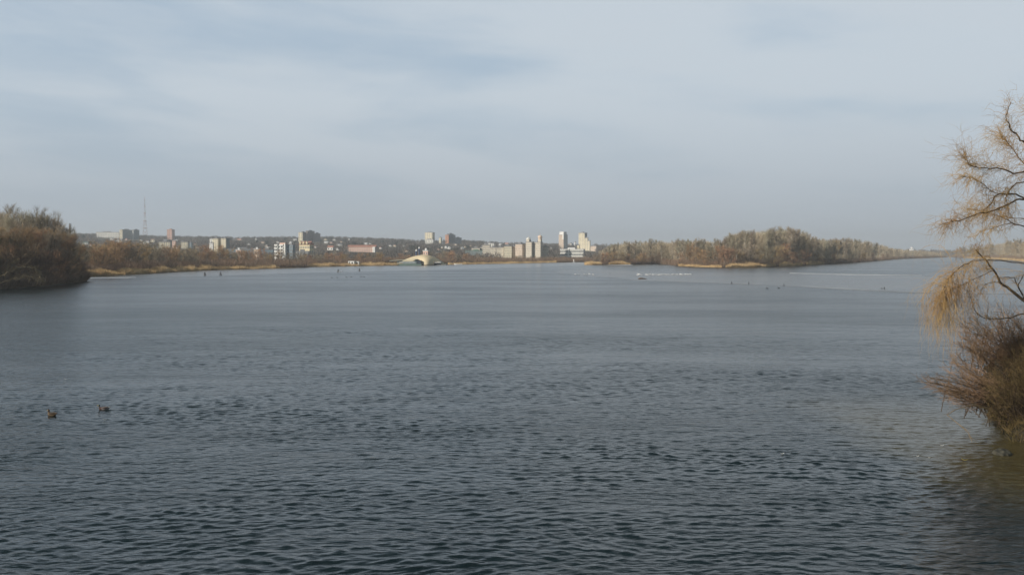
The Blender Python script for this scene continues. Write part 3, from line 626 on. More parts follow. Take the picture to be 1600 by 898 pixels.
for k in (-.36, -.05, .27): gable(e, w*.18, 2.0, H + .3, 3.3, B['yellow'], 'dormer', Vector((w*k, -d/2 - .3, 0)), 0.1, 'y')
e, w, d, H, _ = bld('apartment_building', 'long pinkish white block with a red roof on the middle slope', 'building', 544, 587, 589.5, 385, 1250, 'pink', roof='red', floors=3, cols=16, a=14, wfrac=.45)
gable(e, w, d, H + .02, 1.8, RF['red'])
part_box(e, 'end_wing', (w/2 - 3.0, -d/2 - 4, -.5, w/2, -d/2 - .01, H - .5), B['white'])
bld('barracks', 'low dark green building behind the trees right of the dome', 'building', 727, 758, 760, 391.3, 1150, 'teal', roof='green', floors=2, cols=10, a=8)
# riverside residential blocks
bld('apartment_building', 'low beige block at the left end of the riverside row', 'building', 737, 749.5, 749.5, 387, 1155, 'beige', floors=3, cols=5, a=12)
bld('apartment_building', 'short beige block with grey roof, second of the riverside row', 'building', 750, 756, 756, 385.5, 1162, 'beige', floors=3, cols=3, a=12)
bld('apartment_building', 'mid-rise beige block with stepped top in the riverside row', 'building', 754, 766, 766, 382, 1139, 'beige', floors=6, cols=6, a=14)
bld('apartment_building', 'long beige block of even height before the paired turrets', 'building', 766, 775, 775, 386, 1093, 'beige', floors=6, cols=4, a=14)
bld('apartment_building', 'beige block with dark joint at its left, riverside row', 'building', 775.5, 787, 787, 386, 1078, 'beige', floors=7, cols=6, a=14)
bld('apartment_building', 'beige block with a raised gabled corner, riverside row', 'building', 787.5, 799.5, 799.5, 384, 1070, 'cream', floors=7, cols=6, a=14)
bld('apartment_building', 'tall beige slab left of the turreted pair', 'building', 800, 804.8, 804.8, 384.5, 1074, 'beige', floors=7, cols=2, a=14)
bld('apartment_building', 'wide pinkish beige slab with flat cap left of the turrets', 'building', 805, 816, 821, 381, 1066, 'tan', floors=8, cols=6, a=22)
def dome_cap(e, r, z, off, m, name='cupola'):
    mb = MB(); mb.tube([(0,0,z-.1), (0,0,z+2.2)], r*.8, 10)
    pts = [(0,0,z+2.2+r*.95*math.sin(t)) for t in np.linspace(0, 1.5, 6)]; mb.tube(pts, [r*math.cos(t) for t in np.linspace(0, 1.5, 6)], 10); mb.tube([(0,0,z+2.2+r*.9), (0,0,z+4.5+r)], .15, 4)
    me = mb.mesh(name); me.materials.append(m); return child(name, me, e, off)
e, w, d, H, _ = bld('apartment_building', 'tall beige block with a small domed turret, left of the turreted pair', 'building', 821.5, 830.5, 834.5, 377.5, 1062, 'beige', floors=9, cols=5, scols=2, a=22)
dome_cap(e, 2.6, H, Vector((-w*.22, -d*.1, 0)), B['pale']); part_box(e, 'attic', (-w*.45, -d*.4, H + .02, w*.02, d*.3, H + 2.4), B['beige'])
e, w, d, H, _ = bld('apartment_building', 'tall beige block with a higher domed turret, right of the turreted pair', 'building', 835, 844.5, 848, 378, 1062, 'beige', floors=9, cols=5, scols=2, a=22)
dome_cap(e, 2.6, H + 2.6, Vector((w*.28, -d*.1, 0)), B['tan']); part_box(e, 'attic', (w*.05, -d*.4, H + .02, w*.48, d*.3, H + 2.6), B['beige'])
bld('apartment_building', 'last beige block right of the turreted pair', 'building', 847.5, 855.5, 857, 385, 1070, 'beige', floors=7, cols=4, a=14)
for a_, b_, c_, yt, m_, lb in ((816, 820, 822, 386, 'grey', 'grey recessed block between the pinkish slab and the first turret block'), (803, 805, 806.5, 387, 'grey', 'narrow grey recessed block left of the pinkish slab'), (757, 772, 773, 379.5, 'pale', 'pale long block higher behind the riverside row')):
    bld('apartment_building', lb, 'building', a_, b_, c_, yt, 1120 if m_ == 'grey' else 1700, m_, a=12)
# towers on the right
e, w, d, H, _ = bld('tower_block', 'slender pinkish tower with a white crown and blue-grey right side', 'building', 873, 880.5, 887, 366.5, 1850, 'tan', side='pale', floors=14, cols=4, scols=3)
part_box(e, 'crown', (-w*.4, -d*.45, H + .02, w*.48, d*.3, H + 5.2), B['white']); part_box(e, 'crown_fin', (w*.3, -d*.5 - .8, H - 9, w*.52, -d*.5 - .02, H + 3), B['white'])
bld('tower_block', 'faint grey low tower between the pinkish and the cream towers', 'building', 888.5, 893, 895.5, 380, 2100, 'pale', floors=8, cols=3, scols=2)
bld('tower_block', 'thin white slab just left of the cream tower', 'building', 897.5, 898.8, 900, 378, 2120, 'white', floors=9, cols=1, scols=1)
e, w, d, H, _ = bld('tower_block', 'tall cream tower with stepped right wings', 'building', 904, 913.3, 917.3, 363.5, 1800, 'cream', side='grey', floors=14, cols=4, scols=2)
bld('x', '', '', 913.5, 918, 919, 371.5, 1790, 'cream', parent=e, floors=11, cols=2)
bld('x', '', '', 917, 921.5, 922.5, 376, 1780, 'cream', parent=e, floors=10, cols=2)
bld('x', '', '', 901.5, 905, 906, 382.8, 1775, 'yellow', parent=e, floors=7, cols=2)
bld('apartment_building', 'tan block descending to the right of the cream tower', 'building', 922.5, 931.5, 932.5, 384, 1760, 'tan', floors=6, cols=4)
e, w, d, H, _ = bld('office_building', 'long pale block with dark window bands below the two towers', 'building', 875, 911.5, 914, 389, 1080, 'pale', roof='white', floors=3, cols=14, a=8, wfrac=.85, hfrac=.35)
part_box(e, 'stair_tower', (-w*.17, -d/2 - .9, 0, -w*.12, -d/2 - .02, H + .6), B['white'])
e, *_ = bld('tower_block', 'lone whitish block above the far woods at the river end', 'building', 1420, 1427, 1429, 388.6, 3400, 'white', floors=5, cols=4, zbase=2)
bld('x', '', '', 1422.5, 1425.5, 1426, 386, 3410, 'white', parent=e, zbase=2, win=False)

# blue and white tank stand and the small pink block behind the dome
e = empty('water_tank', (X(653, 760), 760, 0.5), .1, 'blue and white tanks on legs behind the dome', 'tank')
for k, (xx, h) in enumerate(((-1.1, 10.4), (1.1, 12.2))):
    me = MB().tube([(xx, 0, 6), (xx, 0, h - 1)], .7, 10).mesh('tank'); me.materials.append(wallmat('blue_tank_paint', (.07, .10, .16))); child('tank', me, e)
    me = MB().tube([(xx, 0, h - .98), (xx, 0, h + .2)], [.72, .4], 10).mesh('lid'); me.materials.append(B['white']); child('lid', me, e)
    me = MB().box(xx-.8, -.9, 0, xx-.5, -.6, 6).box(xx+.5, -.9, 0, xx+.8, -.6, 6).box(xx-.8, .6, 0, xx-.5, .9, 6).box(xx+.5, .6, 0, xx+.8, .9, 6).box(xx-.8, -.95, 4.4, xx+.8, -.8, 5.4).mesh('stand'); me.materials.append(B['white']); child('stand', me, e)
EXCL.append((645, 672, 600, 800))
bld('house', 'small pink and white house right behind the dome top', 'building', 661, 668.5, 669.5, 391, 770, 'pink', roof='white', floors=3, cols=2, dmin=6)

# mast and chimney
mast_w = mat('mast_white', (.50, .49, .48), .6, .3); mast_r = mat('mast_red', (.36, .20, .17), .6, .3)
def mast(px, D, ytop):
    x = X(px, D); z0 = gz(x, D); H = CAM_H + (396 - ytop) / F_PX * D - z0
    e = empty('lattice_mast', (x, D, z0), .35, 'tall red and white lattice broadcasting mast on the left ridge', 'mast')
    n = 9
    hw = lambda t: max(.55, 5.0 * (1 - t) ** 1.9 + .55)
    for i in range(n):
        t0, t1 = i / n, (i + 1) / n; mb = MB(); a, b = hw(t0), hw(t1); r = .42 * (1 - .45 * t0)
        for sx, sy in ((1,1), (1,-1), (-1,-1), (-1,1)): mb.tube([(sx*a, sy*a, H*t0), (sx*b, sy*b, H*t1)], r, 4)
        c = [(1,1), (1,-1), (-1,-1), (-1,1)]
        for k in range(4):
            p, q = c[k], c[(k+1) % 4]; mb.tube([(p[0]*a, p[1]*a, H*t0), (q[0]*b, q[1]*b, H*t1)], r*.55, 3); mb.tube([(q[0]*a, q[1]*a, H*t0), (p[0]*b, p[1]*b, H*t1)], r*.55, 3)
        me = mb.mesh('mast_section'); me.materials.append(mast_r if i % 2 else mast_w); child('mast_section', me, e)
    for t in (.28, .46, .66): 
        me = MB().tube([(0, 0, H*t-.6), (0, 0, H*t+.6)], hw(t) + 1.2, 10).mesh('platform'); me.materials.append(mast_r); child('platform', me, e)
    me = MB().tube([(0,0,H-2), (0,0,H+5)], .3, 6).mesh('antenna'); me.materials.append(mast_r); child('antenna', me, e)
    EXCL.append((px - 2, px + 2, D - 60, D + 10))
mast(227.5, 2150, 312)
x = X(110, 2000); z0 = gz(x, 2000); e = empty('chimney', (x, 2000, z0), 0, 'dark brick chimney behind the tip of the left tree stand', 'chimney')
me = MB().tube([(0,0,0), (0,0,28)], [2.2, 1.3], 12).mesh('shaft'); me.materials.append(B['brown']); child('shaft', me, e)
me = MB().tube([(0,0,28.01), (0,0,29.6)], 1.6, 12).mesh('rim'); me.materials.append(B['slate']); child('rim', me, e)

# small houses on the slope
HOUSE = {}
def house_on(px, pyb, wpx, hpx, wall, roof, label, turn=0):
    Ds = np.linspace(880, 2350, 200); xs = X(px, Ds); zs = land_h(xs, Ds); py = 396 - (zs - CAM_H) / Ds * F_PX
    k = np.nonzero(py <= pyb)[0]; D = float(Ds[k[0]]) if len(k) else 2250.0
    x = X(px, D); z = gz(x, D) - .3; w = wpx / F_PX * D; h = hpx / F_PX * D + .3; d = max(6, w * .8)
    phi = math.atan((px - 800) / F_PX); e = empty('house', (x, D, z), -phi - R(18) + turn, label, 'house', 'small houses on the hillside')
    me = MB().box(-w/2, -d/2, 0, w/2, d/2, h * .68).mesh('wall'); me.materials.append(B[wall]); child('wall', me, e)
    ax = 'y' if (w < 7) else 'x'; gable(e, w, d, h * .68 + .01, h * .4, RF[roof], 'roof', ov=.35, axis=ax)
    if ax == 'y':
        me = MB().poly([(-w/2, -d/2 - .38, h*.68), (w/2, -d/2 - .38, h*.68), (0, -d/2 - .38, h * 1.02)], [(0, 1, 2)]).mesh('gable'); 
    n = 2 if w < 8 else 3; me = window_mesh(w / n * .35, h * .25)
    for j in range(n): child('window', me, e, (-w/2 + w / n * (j + .5), -d/2, h * .36))
    EXCL.append((px - wpx * .7, px + wpx * .7, D - 30, D + d)); SIGHT.append((px - wpx * .6 - .8, px + wpx * .6 + .8, D, pyb - .8))
HS = [(115, 373, 5, 4, 'white', 'white', 'small white house beside the chimney'), (133, 381.5, 12, 3.5, 'pale', 'green', 'wide low pale shed with a green roof above the left reeds'),
 (126, 391, 7, 3, 'white', 'grey', 'low white house peeping over the thicket beside the left stand'), (146, 384, 7, 4, 'pink', 'brown', 'pinkish house with a brown roof left on the slope'),
 (176, 375, 5, 3.5, 'white', 'grey', 'white house under the long pale ridge block'), (188, 378.5, 8, 5, 'white', 'grey', 'white house with a gap below the blue-green slab'),
 (198.5, 376, 4, 3.5, 'pink', 'red', 'tiny pink house below the blue-green slab'), (221, 378, 4.5, 3.5, 'cream', 'white', 'cream house below and left of the mast'),
 (231.5, 379.5, 5, 4.5, 'white', 'brown', 'bright white gabled house below the mast'), (239.5, 378, 6, 5, 'cream', 'brown', 'cream house with a brown roof right below the mast'),
 (218, 390, 5, 4, 'white', 'grey', 'lowest white house above the brown thicket, below the mast'), (245, 391.5, 6, 5, 'white', 'white', 'white gabled house left of the cream blocks, at their feet'),
 (258, 377, 6, 2.6, 'white', 'grey', 'white low house just above the first cream block'), (277, 377, 4, 3, 'white', 'white', 'white house above the narrow pinkish block'),
 (309, 387.5, 5, 3, 'tan', 'brown', 'tan house alone between the cream row and the tall pair'), (366, 374.5, 4, 3, 'white', 'white', 'white house on the skyline right of the tall pair'),
 (375, 375.5, 8, 3.5, 'pink', 'red', 'pink house with a red roof on the skyline right of the tall pair'), (400, 376, 3.5, 4, 'white', 'white', 'narrow white house on the skyline, alone'),
 (389, 383, 7, 3, 'pale', 'grey', 'pale house in the middle of the slope left of the balcony block'), (412, 380, 6, 3, 'tan', 'brown', 'tan house on the slope above the blue-grey shed'),
 (434, 380, 5, 4, 'white', 'brown', 'white house just above the balcony block'), (455, 382, 5, 4.5, 'white', 'white', 'tall narrow white house above the blue glazed block'),
 (461.5, 376, 5.5, 2.8, 'white', 'white', 'white roofed house left of the brown stepped tower'), (488, 385, 5, 4, 'pink', 'red', 'pink house right of the yellow block'),
 (510, 380.5, 6, 3, 'pale', 'white', 'pale roofed house below the brown stepped tower'), (517, 391, 9, 6.5, 'white', 'red', 'white house with a red roof in two bays'),
 (528.5, 391, 4, 4, 'white', 'grey', 'small white house beside the two-bay red roofed house'), (509, 375.5, 5, 3, 'cream', 'brown', 'cream house on the skyline right of the brown tower'),
 (523, 376, 5, 3, 'pale', 'grey', 'pale house on the skyline, second right of the brown tower'), (545.5, 375, 4, 3.6, 'white', 'white', 'bright white house on the skyline above the long red roofed block'),
 (534, 379, 4, 3, 'tan', 'brown', 'tan house under the skyline right of the brown tower'), (531, 384, 9, 2.8, 'pale', 'grey', 'long pale house left above the long red roofed block'),
 (571.5, 382, 6, 2.6, 'white', 'white', 'white roofed house above the long red roofed block'), (579, 381.5, 4, 2.4, 'white', 'grey', 'small white house above the right half of the red roofed block'),
 (610.5, 385, 4, 3, 'pale', 'grey', 'pale house alone on the wooded slope'), (635, 394, 6, 4, 'tan', 'brown', 'tan house in the trees left behind the dome'),
 (670, 387, 5, 2.6, 'pale', 'white', 'pale roofed house above the dome, right of the pink house'), (652, 377, 8, 2.4, 'pale', 'grey', 'grey house on the skyline left of the cream tower'),
 (697.5, 388.5, 4, 4, 'white', 'white', 'left one of two bright white houses right above the dome'), (702.5, 389, 4.5, 3.6, 'white', 'white', 'right one of two bright white houses right above the dome'),
 (686, 391, 3.5, 3.5, 'pink', 'brown', 'pinkish house left of the two bright white houses'), (682.5, 397, 4, 4.4, 'pale', 'grey', 'pale blue-grey house in the trees right of the dome'),
 (722, 389, 6, 3, 'white', 'white', 'white house with a slanting roof right of the two white houses'), (712, 383, 5, 2.5, 'tan', 'grey', 'tan house under the dark stepped building'),
 (735, 385, 4, 2.6, 'tan', 'brown', 'tan house left of the riverside row'), (760, 381, 6, 3, 'pink', 'grey', 'pinkish house above the riverside row'),
 (781, 384, 6, 3, 'white', 'white', 'white house behind the riverside row'), (792, 381.5, 5, 5, 'pale', 'red', 'narrow pale house with a pointed roof behind the riverside row'),
 (800, 380, 5, 3, 'tan', 'brown', 'tan house behind the tall beige slab'), (861, 389, 5, 3, 'pale', 'grey', 'pale house between the last beige block and the pinkish tower'),
 (955, 387, 5, 2.5, 'white', 'grey', 'white roofed house above the left end of the island trees'), (961, 384, 2, 3.5, 'orange', 'red', 'tiny orange house behind the left end of the island trees')]
for q in HS: house_on(*q)
rh = random.Random(21); LAND = [(180, 'under the long pale ridge block'), (225, 'below the mast'), (300, 'around the cream row'), (345, 'between cream row and tall pair'), (420, 'above the blue-grey shed'), (465, 'above the balcony block'), (530, 'below the brown stepped tower'), (600, 'around the long red roofed block'), (660, 'on the wooded slope'), (730, 'below the orange brick tower'), (800, 'above the riverside row'), (2000, 'behind the two towers')]
for i in range(44):
    px = rh.choice([rh.uniform(125, 330), rh.uniform(360, 470), rh.uniform(485, 640), rh.uniform(680, 870)]); lo = itp(px, RPX, RPY) + 1.0; py = lo + 2 + rh.random() * (391 - lo - 2)
    if any(abs(px - q[0]) < 5 and abs(py - q[1]) < 4 for q in HS): continue
    wl_ = rh.choice(['white', 'white', 'pale', 'cream', 'pink', 'tan']); rf_ = rh.choice(['grey', 'brown', 'white', 'red'])
    house_on(px, py, rh.uniform(3, 6), rh.uniform(2.4, 3.6), wl_, rf_, 'little %s house with %s roof %s' % (wl_, rf_, next(t for l, t in LAND if px < l)))
RELABEL.add('small houses on the hillside')

# ------------------------------------------------------------ cream shell dome and its terrace on the bank
DD = 676.0; dcx = X(662, DD); k_ = DD / F_PX
e = empty('shell_dome', (dcx, DD + 6, 0.2), .0, 'cream shell-shaped dome on the far bank with open arches', 'dome')
def dome_shell():
    mb = []; nu, nv = 60, 34; hw = 35 * k_; V = []; F = []
    for i in range(nu + 1):
        u = -1 + 2 * i / nu; x = u * hw
        h = 7.0 * (1 - abs(u) ** 1.8 * (1.0 if u > 0 else .60)) + .02; Y = 6.5 * math.sqrt(max(0.02, 1 - u * u)) + 5.0 * math.exp(-((x - 2.4) / 4.8) ** 2)
        for j in range(nv + 1):
            v = math.pi * j / nv; V.append((x, -Y * math.cos(v), h * math.sin(v) ** .85))
    for i in range(nu):
        xm = (-1 + 2 * (i + .5) / nu) * hw
        for j in range(nv):
            v = (j + .5) / nv
            if xm < -1.5 and v < .15 + .03 * math.sin(xm): continue
            if 7.2 < xm < 11.8 and v < .16: continue
            F.append((i*(nv+1)+j, (i+1)*(nv+1)+j, (i+1)*(nv+1)+j+1, i*(nv+1)+j+1))
    me = bpy.data.meshes.new('shell'); me.from_pydata(V, [], F); me.update(); return me
sh = dome_shell(); sh.materials.append(mat('cream_membrane', (.64, .53, .35), .6, .3, .12, .3)); sh.polygons.foreach_set('use_smooth', [True] * len(sh.polygons))
o = child('shell', sh, e); mo = o.modifiers.new('thickness', 'SOLIDIFY'); mo.thickness = .25
part_box(e, 'glazing', (-12.0, -1.6, .1, -1.7, -1.3, 4.0), M['glass']); part_box(e, 'plinth', (-15.0, -7, -.8, 15.0, 7, .12), B['grey'])
part_box(e, 'entrance_canopy', (7.4, -8.2, 1.6, 11.6, -4.2, 2.0), B['white']); part_box(e, 'back_wall', (7.2, -3.6, .13, 11.8, -3.3, 2.6), B['slate'])
e = empty('terrace', (X(638, DD), DD - 4, 0.0), 0, 'low green terrace with white railing left of the dome', 'terrace')
part_box(e, 'deck', (-9, -3, -.5, 9.5, 4, 1.1), RF['green']); 
part_box(e, 'railing', (-5, -3.15, 2.1, 5.2, -3.0, 2.35), B['white'])
mb = MB()
for i in range(12): mb.box(-5 + i * .92, -3.1, 1.1, -4.92 + i * .92, -3.02, 2.1)
me = mb.mesh('baluster'); me.materials.append(B['white']); tag(child('balusters', me, e), kind='stuff')
part_box(e, 'pavilion_wall', (-7, -.5, 1.11, 6.0, 2.4, 3.0), B['teal'])
me = MB().poly([(-12, -1.5, 3.0), (6.4, -1.5, 4.0), (6.4, 3.2, 4.0), (-12, 3.2, 3.0), (-12, -1.5, 3.35), (6.4, -1.5, 4.4), (6.4, 3.2, 4.4), (-12, 3.2, 3.35)], [(0,3,2,1), (4,5,6,7), (0,1,5,4), (1,2,6,5), (2,3,7,6), (3,0,4,7)]).mesh('roof'); me.materials.append(wallmat('pale_green_roof', (.36, .40, .33))); child('roof', me, e)
part_box(e, 'dark_glazing', (6.6, -2.0, 1.11, 9.0, 1.4, 3.4), M['glass'])
EXCL.append((605, 700, 600, 745))
# white cabins, boats and small things on the far bank
def cabin(px, D, w, h, label, d=2.4):
    e = empty('cabin', (X(px, D), D, gz(X(px, D), D) + .1), R(-6), label, 'cabin'); 
    part_box(e, 'wall', (-w/2, -d/2, .3, w/2, d/2, h), B['white']); part_box(e, 'roof', (-w/2-.15, -d/2-.15, h + .005, w/2+.15, d/2+.15, h + .16), RF['white'])
    part_box(e, 'door', (-w*.38, -d/2-.05, .35, -w*.38 + .8, -d/2-.005, h * .85), B['slate']); part_box(e, 'window', (w*.05, -d/2-.05, h*.45, w*.3, -d/2-.006, h*.8), M['glass'])
    part_box(e, 'plinth', (-w/2+.2, -d/2+.2, -.4, w/2-.2, d/2-.2, .295), B['grey'])
cabin(549.5, 640, 3.9, 2.9, 'long white cabin on the reed bank left of the dome'); cabin(558.8, 641, 2.0, 2.7, 'short white cabin right of the long white cabin')
def boat(px, D, L_, rz, m, label, z=.0):
    e = empty('rowing_boat', (X(px, D), D, z), rz, label, 'boat'); V = []; F = []; n = 10
    for i in range(n + 1):
        t = i / n; x = (t - .5) * L_; w = .62 * math.sin(math.pi * (.12 + .82 * t)) ** .6 * (1 if t < .9 else .6); h = .55 + .25 * (2 * t - 1) ** 2
        V += [(x, -w, h), (x, -w * .7, .1), (x, 0, 0), (x, w * .7, .1), (x, w, h), (x, w * .9, h - .02), (x, 0, .16), (x, -w * .9, h - .02)]
    for i in range(n):
        for k in range(8): F.append((i*8+k, i*8+(k+1)%8, (i+1)*8+(k+1)%8, (i+1)*8+k))
    F += [tuple(range(7, -1, -1)), tuple(n*8+k for k in range(8))]
    me = bpy.data.meshes.new('hull'); me.from_pydata(V, [], F); me.update(); me.materials.append(m); child('hull', me, e)
    for x in (-.2, .2): part_box(e, 'thwart', (x * L_ - .12, -.5, .42, x * L_ + .12, .5, .47), B['brown'])
boat(716, 712, 5.6, .05, B['white'], 'white boat moored at the far bank right of the dome')
boat(364, 505, 2.6, .3, B['white'], 'small white boat at the edge of the left reeds'); boat(1372, 1070, 5, 2.6, B['grey'], 'grey boat under the right tail of the island')
x, y = X(896.5, 905), 905.0
e = empty('beacon', (x, y, -.3), 0, 'tiny white river beacon on the pale ice strip', 'beacon'); me = MB().tube([(0,0,0), (0,0,2.4)], [.4, .25], 8).mesh('post'); me.materials.append(B['white']); child('post', me, e)
me = MB().tube([(0,0,2.41), (0,0,3.0)], [.5, .3], 8).mesh('head'); me.materials.append(B['white']); child('head', me, e); part_box(e, 'foundation', (-1.2, -1.2, -.4, 1.2, 1.2, .9), B['grey'])

# ------------------------------------------------------------ woods on the slopes (openings where the houses stand)
def clear(x, D, px):
    k = np.ones(len(x), bool)
    for a, b, d0, d1 in EXCL: k &= ~((px > a) & (px < b) & (D > d0) & (D < d1))
    return k
wood('hillside_woods', 6000, (60, 980), (820, 2480), (6, 11), 'hillwood', 'bare grey-brown woods covering the hillside of the city', 51, filt=clear)
wood('evergreen_wood', 1100, (100, 780), (1100, 2400), (7, 11), 'conifer', 'dark evergreen patches on the hillside', 52, per=70, tw=.8, filt=lambda x, D, px: clear(x, D, px) & (wob(x, D, 70.0, 4) > .25))
wood('far_woods', 1500, (930, 1700), (2500, 3300), (13, 19), 'farwood', 'blue-grey line of woods closing the river at the horizon', 53, per=50, wr=(5, 9), tw=1.2)

def mass(name, pxs, fr, ys, n, m, label, seed, depth=(25, 120), per=240, tw=.13, drop=(0, 5)):
    r0 = np.random.default_rng(seed); px = r0.uniform(pxs[0], pxs[-1], n); D = np.interp(px, fr[0], fr[1]) + r0.uniform(*depth, n); x = (px - 800) / F_PX * D; z = land_h(x, D)
    k = z > .2; px, D, x, z = px[k], D[k], x[k], z[k]; n = len(x); zt = CAM_H + (396 - (np.interp(px, ys[0], ys[1]) + r0.uniform(*drop, n))) / F_PX * D; h = zt - z
    cid = np.repeat(np.arange(n), per); th = r0.uniform(0, 6.28, len(cid)); t = r0.uniform(0, 1, len(cid)) ** .8 * .82; w_ = r0.uniform(2.2, 4.2, n)
    rr = np.sqrt(r0.uniform(0, 1, len(cid))) * w_[cid] * np.sin(np.pi * np.clip(t * .9 + .15, 0, 1)) ** .6
    Pp = np.stack([x[cid] + np.cos(th) * rr, D[cid] + np.sin(th) * rr, z[cid] + h[cid] * t], 1); Dd = unit(np.stack([np.cos(th) * .35, np.sin(th) * .35, np.ones(len(th))], 1) + r0.normal(0, .22, (len(th), 3)))
    stuff_slivers(name, Pp, Dd, np.minimum(h[cid] * (1 - t) * 1.05, h[cid] * r0.uniform(.1, .22, len(cid))), tw, M[m], label, 'woods', seed)
IF = ([915, 985, 1030, 1058, 1090, 1130, 1190, 1240, 1285, 1330, 1370, 1400, 1440, 1482], [720, 730, 765, 690, 640, 625, 625, 670, 745, 870, 1098, 1400, 1720, 2080])
mass('island_woods', [936, 1478], IF, (IX, IY), 620, 'islandwood', 'dense pale bare trees filling the island behind its front trees', 54)
mass('island_woods', [1380, 1482], IF, (IX, IY), 110, 'islandwood', 'thin woods on the far end of the island', 55)
mass('bank_woods', [1484, 1700], ([1482, 1500, 1530, 1600, 1700], [2260, 1870, 1610, 1020, 940]), ([1482, 1500, 1530, 1570, 1610, 1680], [390, 384, 381, 376, 372, 368]), 170, 'islandwood', 'orange-brown woods of the far right bank behind the willow', 56)

# ------------------------------------------------------------ near right bank
NB = np.array([(21.2, 42.4), (22.0, 44.6), (23.2, 48), (25.6, 54), (29, 62), (40, 82), (70, 100), (110, 100), (110, 36), (60, 36.5), (30, 40.2), (24.5, 41.3), (22.3, 41.6)])
def bank_h(x, y):
    s = sdist(x, y, NB) + .35 * wob(x, y, 1.3) + .2 * wob(x, y, .45, 2)
    return np.where(s > 0, .12 + .55 * sstep(0, .7, s) + 1.3 * sstep(.6, 6, s), np.maximum(-1.2, s * .9)) + .07 * wob(x, y, .5, 4) + .04 * wob(x, y, .21, 1)
xs = np.arange(19, 80, .16); ys = np.arange(34, 98, .16); Yg, Xg = np.meshgrid(ys, xs, indexing='ij'); H = bank_h(Xg, Yg)
V = np.stack([Xg, Yg, H], -1).reshape(-1, 3); nc = len(xs); i = np.arange(len(ys) - 1)[:, None] * nc + np.arange(nc - 1)[None]
T = np.stack([i, i + 1, i + nc + 1, i + nc], -1).reshape(-1, 4); T = T[H.ravel()[T].max(1) > -.5]
tag(link('river_bank', np_mesh('river_bank', V, T, 4), M['bank'], smooth=True), kind='structure', label='earthy near bank under the bush', cat='bank')
M['grass'] = mat('bank_grass_blades', (.10, .085, .03), .8, .2, nscale=1.2, col2=(.16, .11, .05))
r0 = np.random.default_rng(8); n = 60000; x = r0.uniform(20.5, 34, n); y = r0.uniform(40.5, 56, n); s = sdist(x, y, NB); k = (s > -.05) & (r0.uniform(0, 1, n) < .35 + .65 * (wob(x, y, .9) > -.1)); x, y, s = x[k], y[k], s[k]
Dr = unit(np.stack([r0.normal(-.35, .45, len(x)), r0.normal(-.2, .45, len(x)), np.full(len(x), .8)], 1))
stuff_slivers('bank_grass', np.stack([x, y, bank_h(x, y)], 1), Dr, r0.uniform(.15, .55, len(x)), .022, M['grass'], 'dry ochre and green grass on the right bank', 'grass', 8)

# ------------------------------------------------------------ willow on the right
M['willow_bark'] = mat('willow_bark', (.115, .085, .055), .9, .15, .5, 6, bump=.5)
M['willow_twig'] = mat('yellow_willow_twigs', (.45, .30, .12), .8, .2, nscale=.8, col2=(.31, .19, .09))
def grow(mb, p, d, L_, r, droop, rg, seg=5, wig=.18, n=3):
    pts = [Vector(p)]; d = Vector(d).normalized()
    for k in range(seg):
        d = (d + Vector((rg.gauss(0, wig), rg.gauss(0, wig), rg.gauss(0, wig) - droop * (.5 + k / seg))) ).normalized(); pts.append(pts[-1] + d * (L_ / seg))
    mb.tube(pts, [r * (1 - .75 * k / seg) for k in range(seg + 1)], n, cap=False); return pts
def interp(pts, t):
    f = t * (len(pts) - 1); i = min(len(pts) - 2, int(f)); return pts[i].lerp(pts[i+1], f - i), (pts[i+1] - pts[i]).normalized()
TW = MB(); LM = MB(); rg = random.Random(12); DW = 45.0
tx = X(1692, DW); te = empty('willow_tree', (tx, DW, 1.0), 0, 'large bare willow leaning in from the right with drooping yellow twigs', 'tree')
trunk = [Vector((tx, DW, 0)), Vector((tx + .1, DW + .2, 2.4)), Vector((tx - .1, DW, 5.2)), Vector((tx + .1, DW - .3, 8.5)), Vector((tx - .1, DW, 11.5)), Vector((tx + .2, DW + .2, 14.5))]
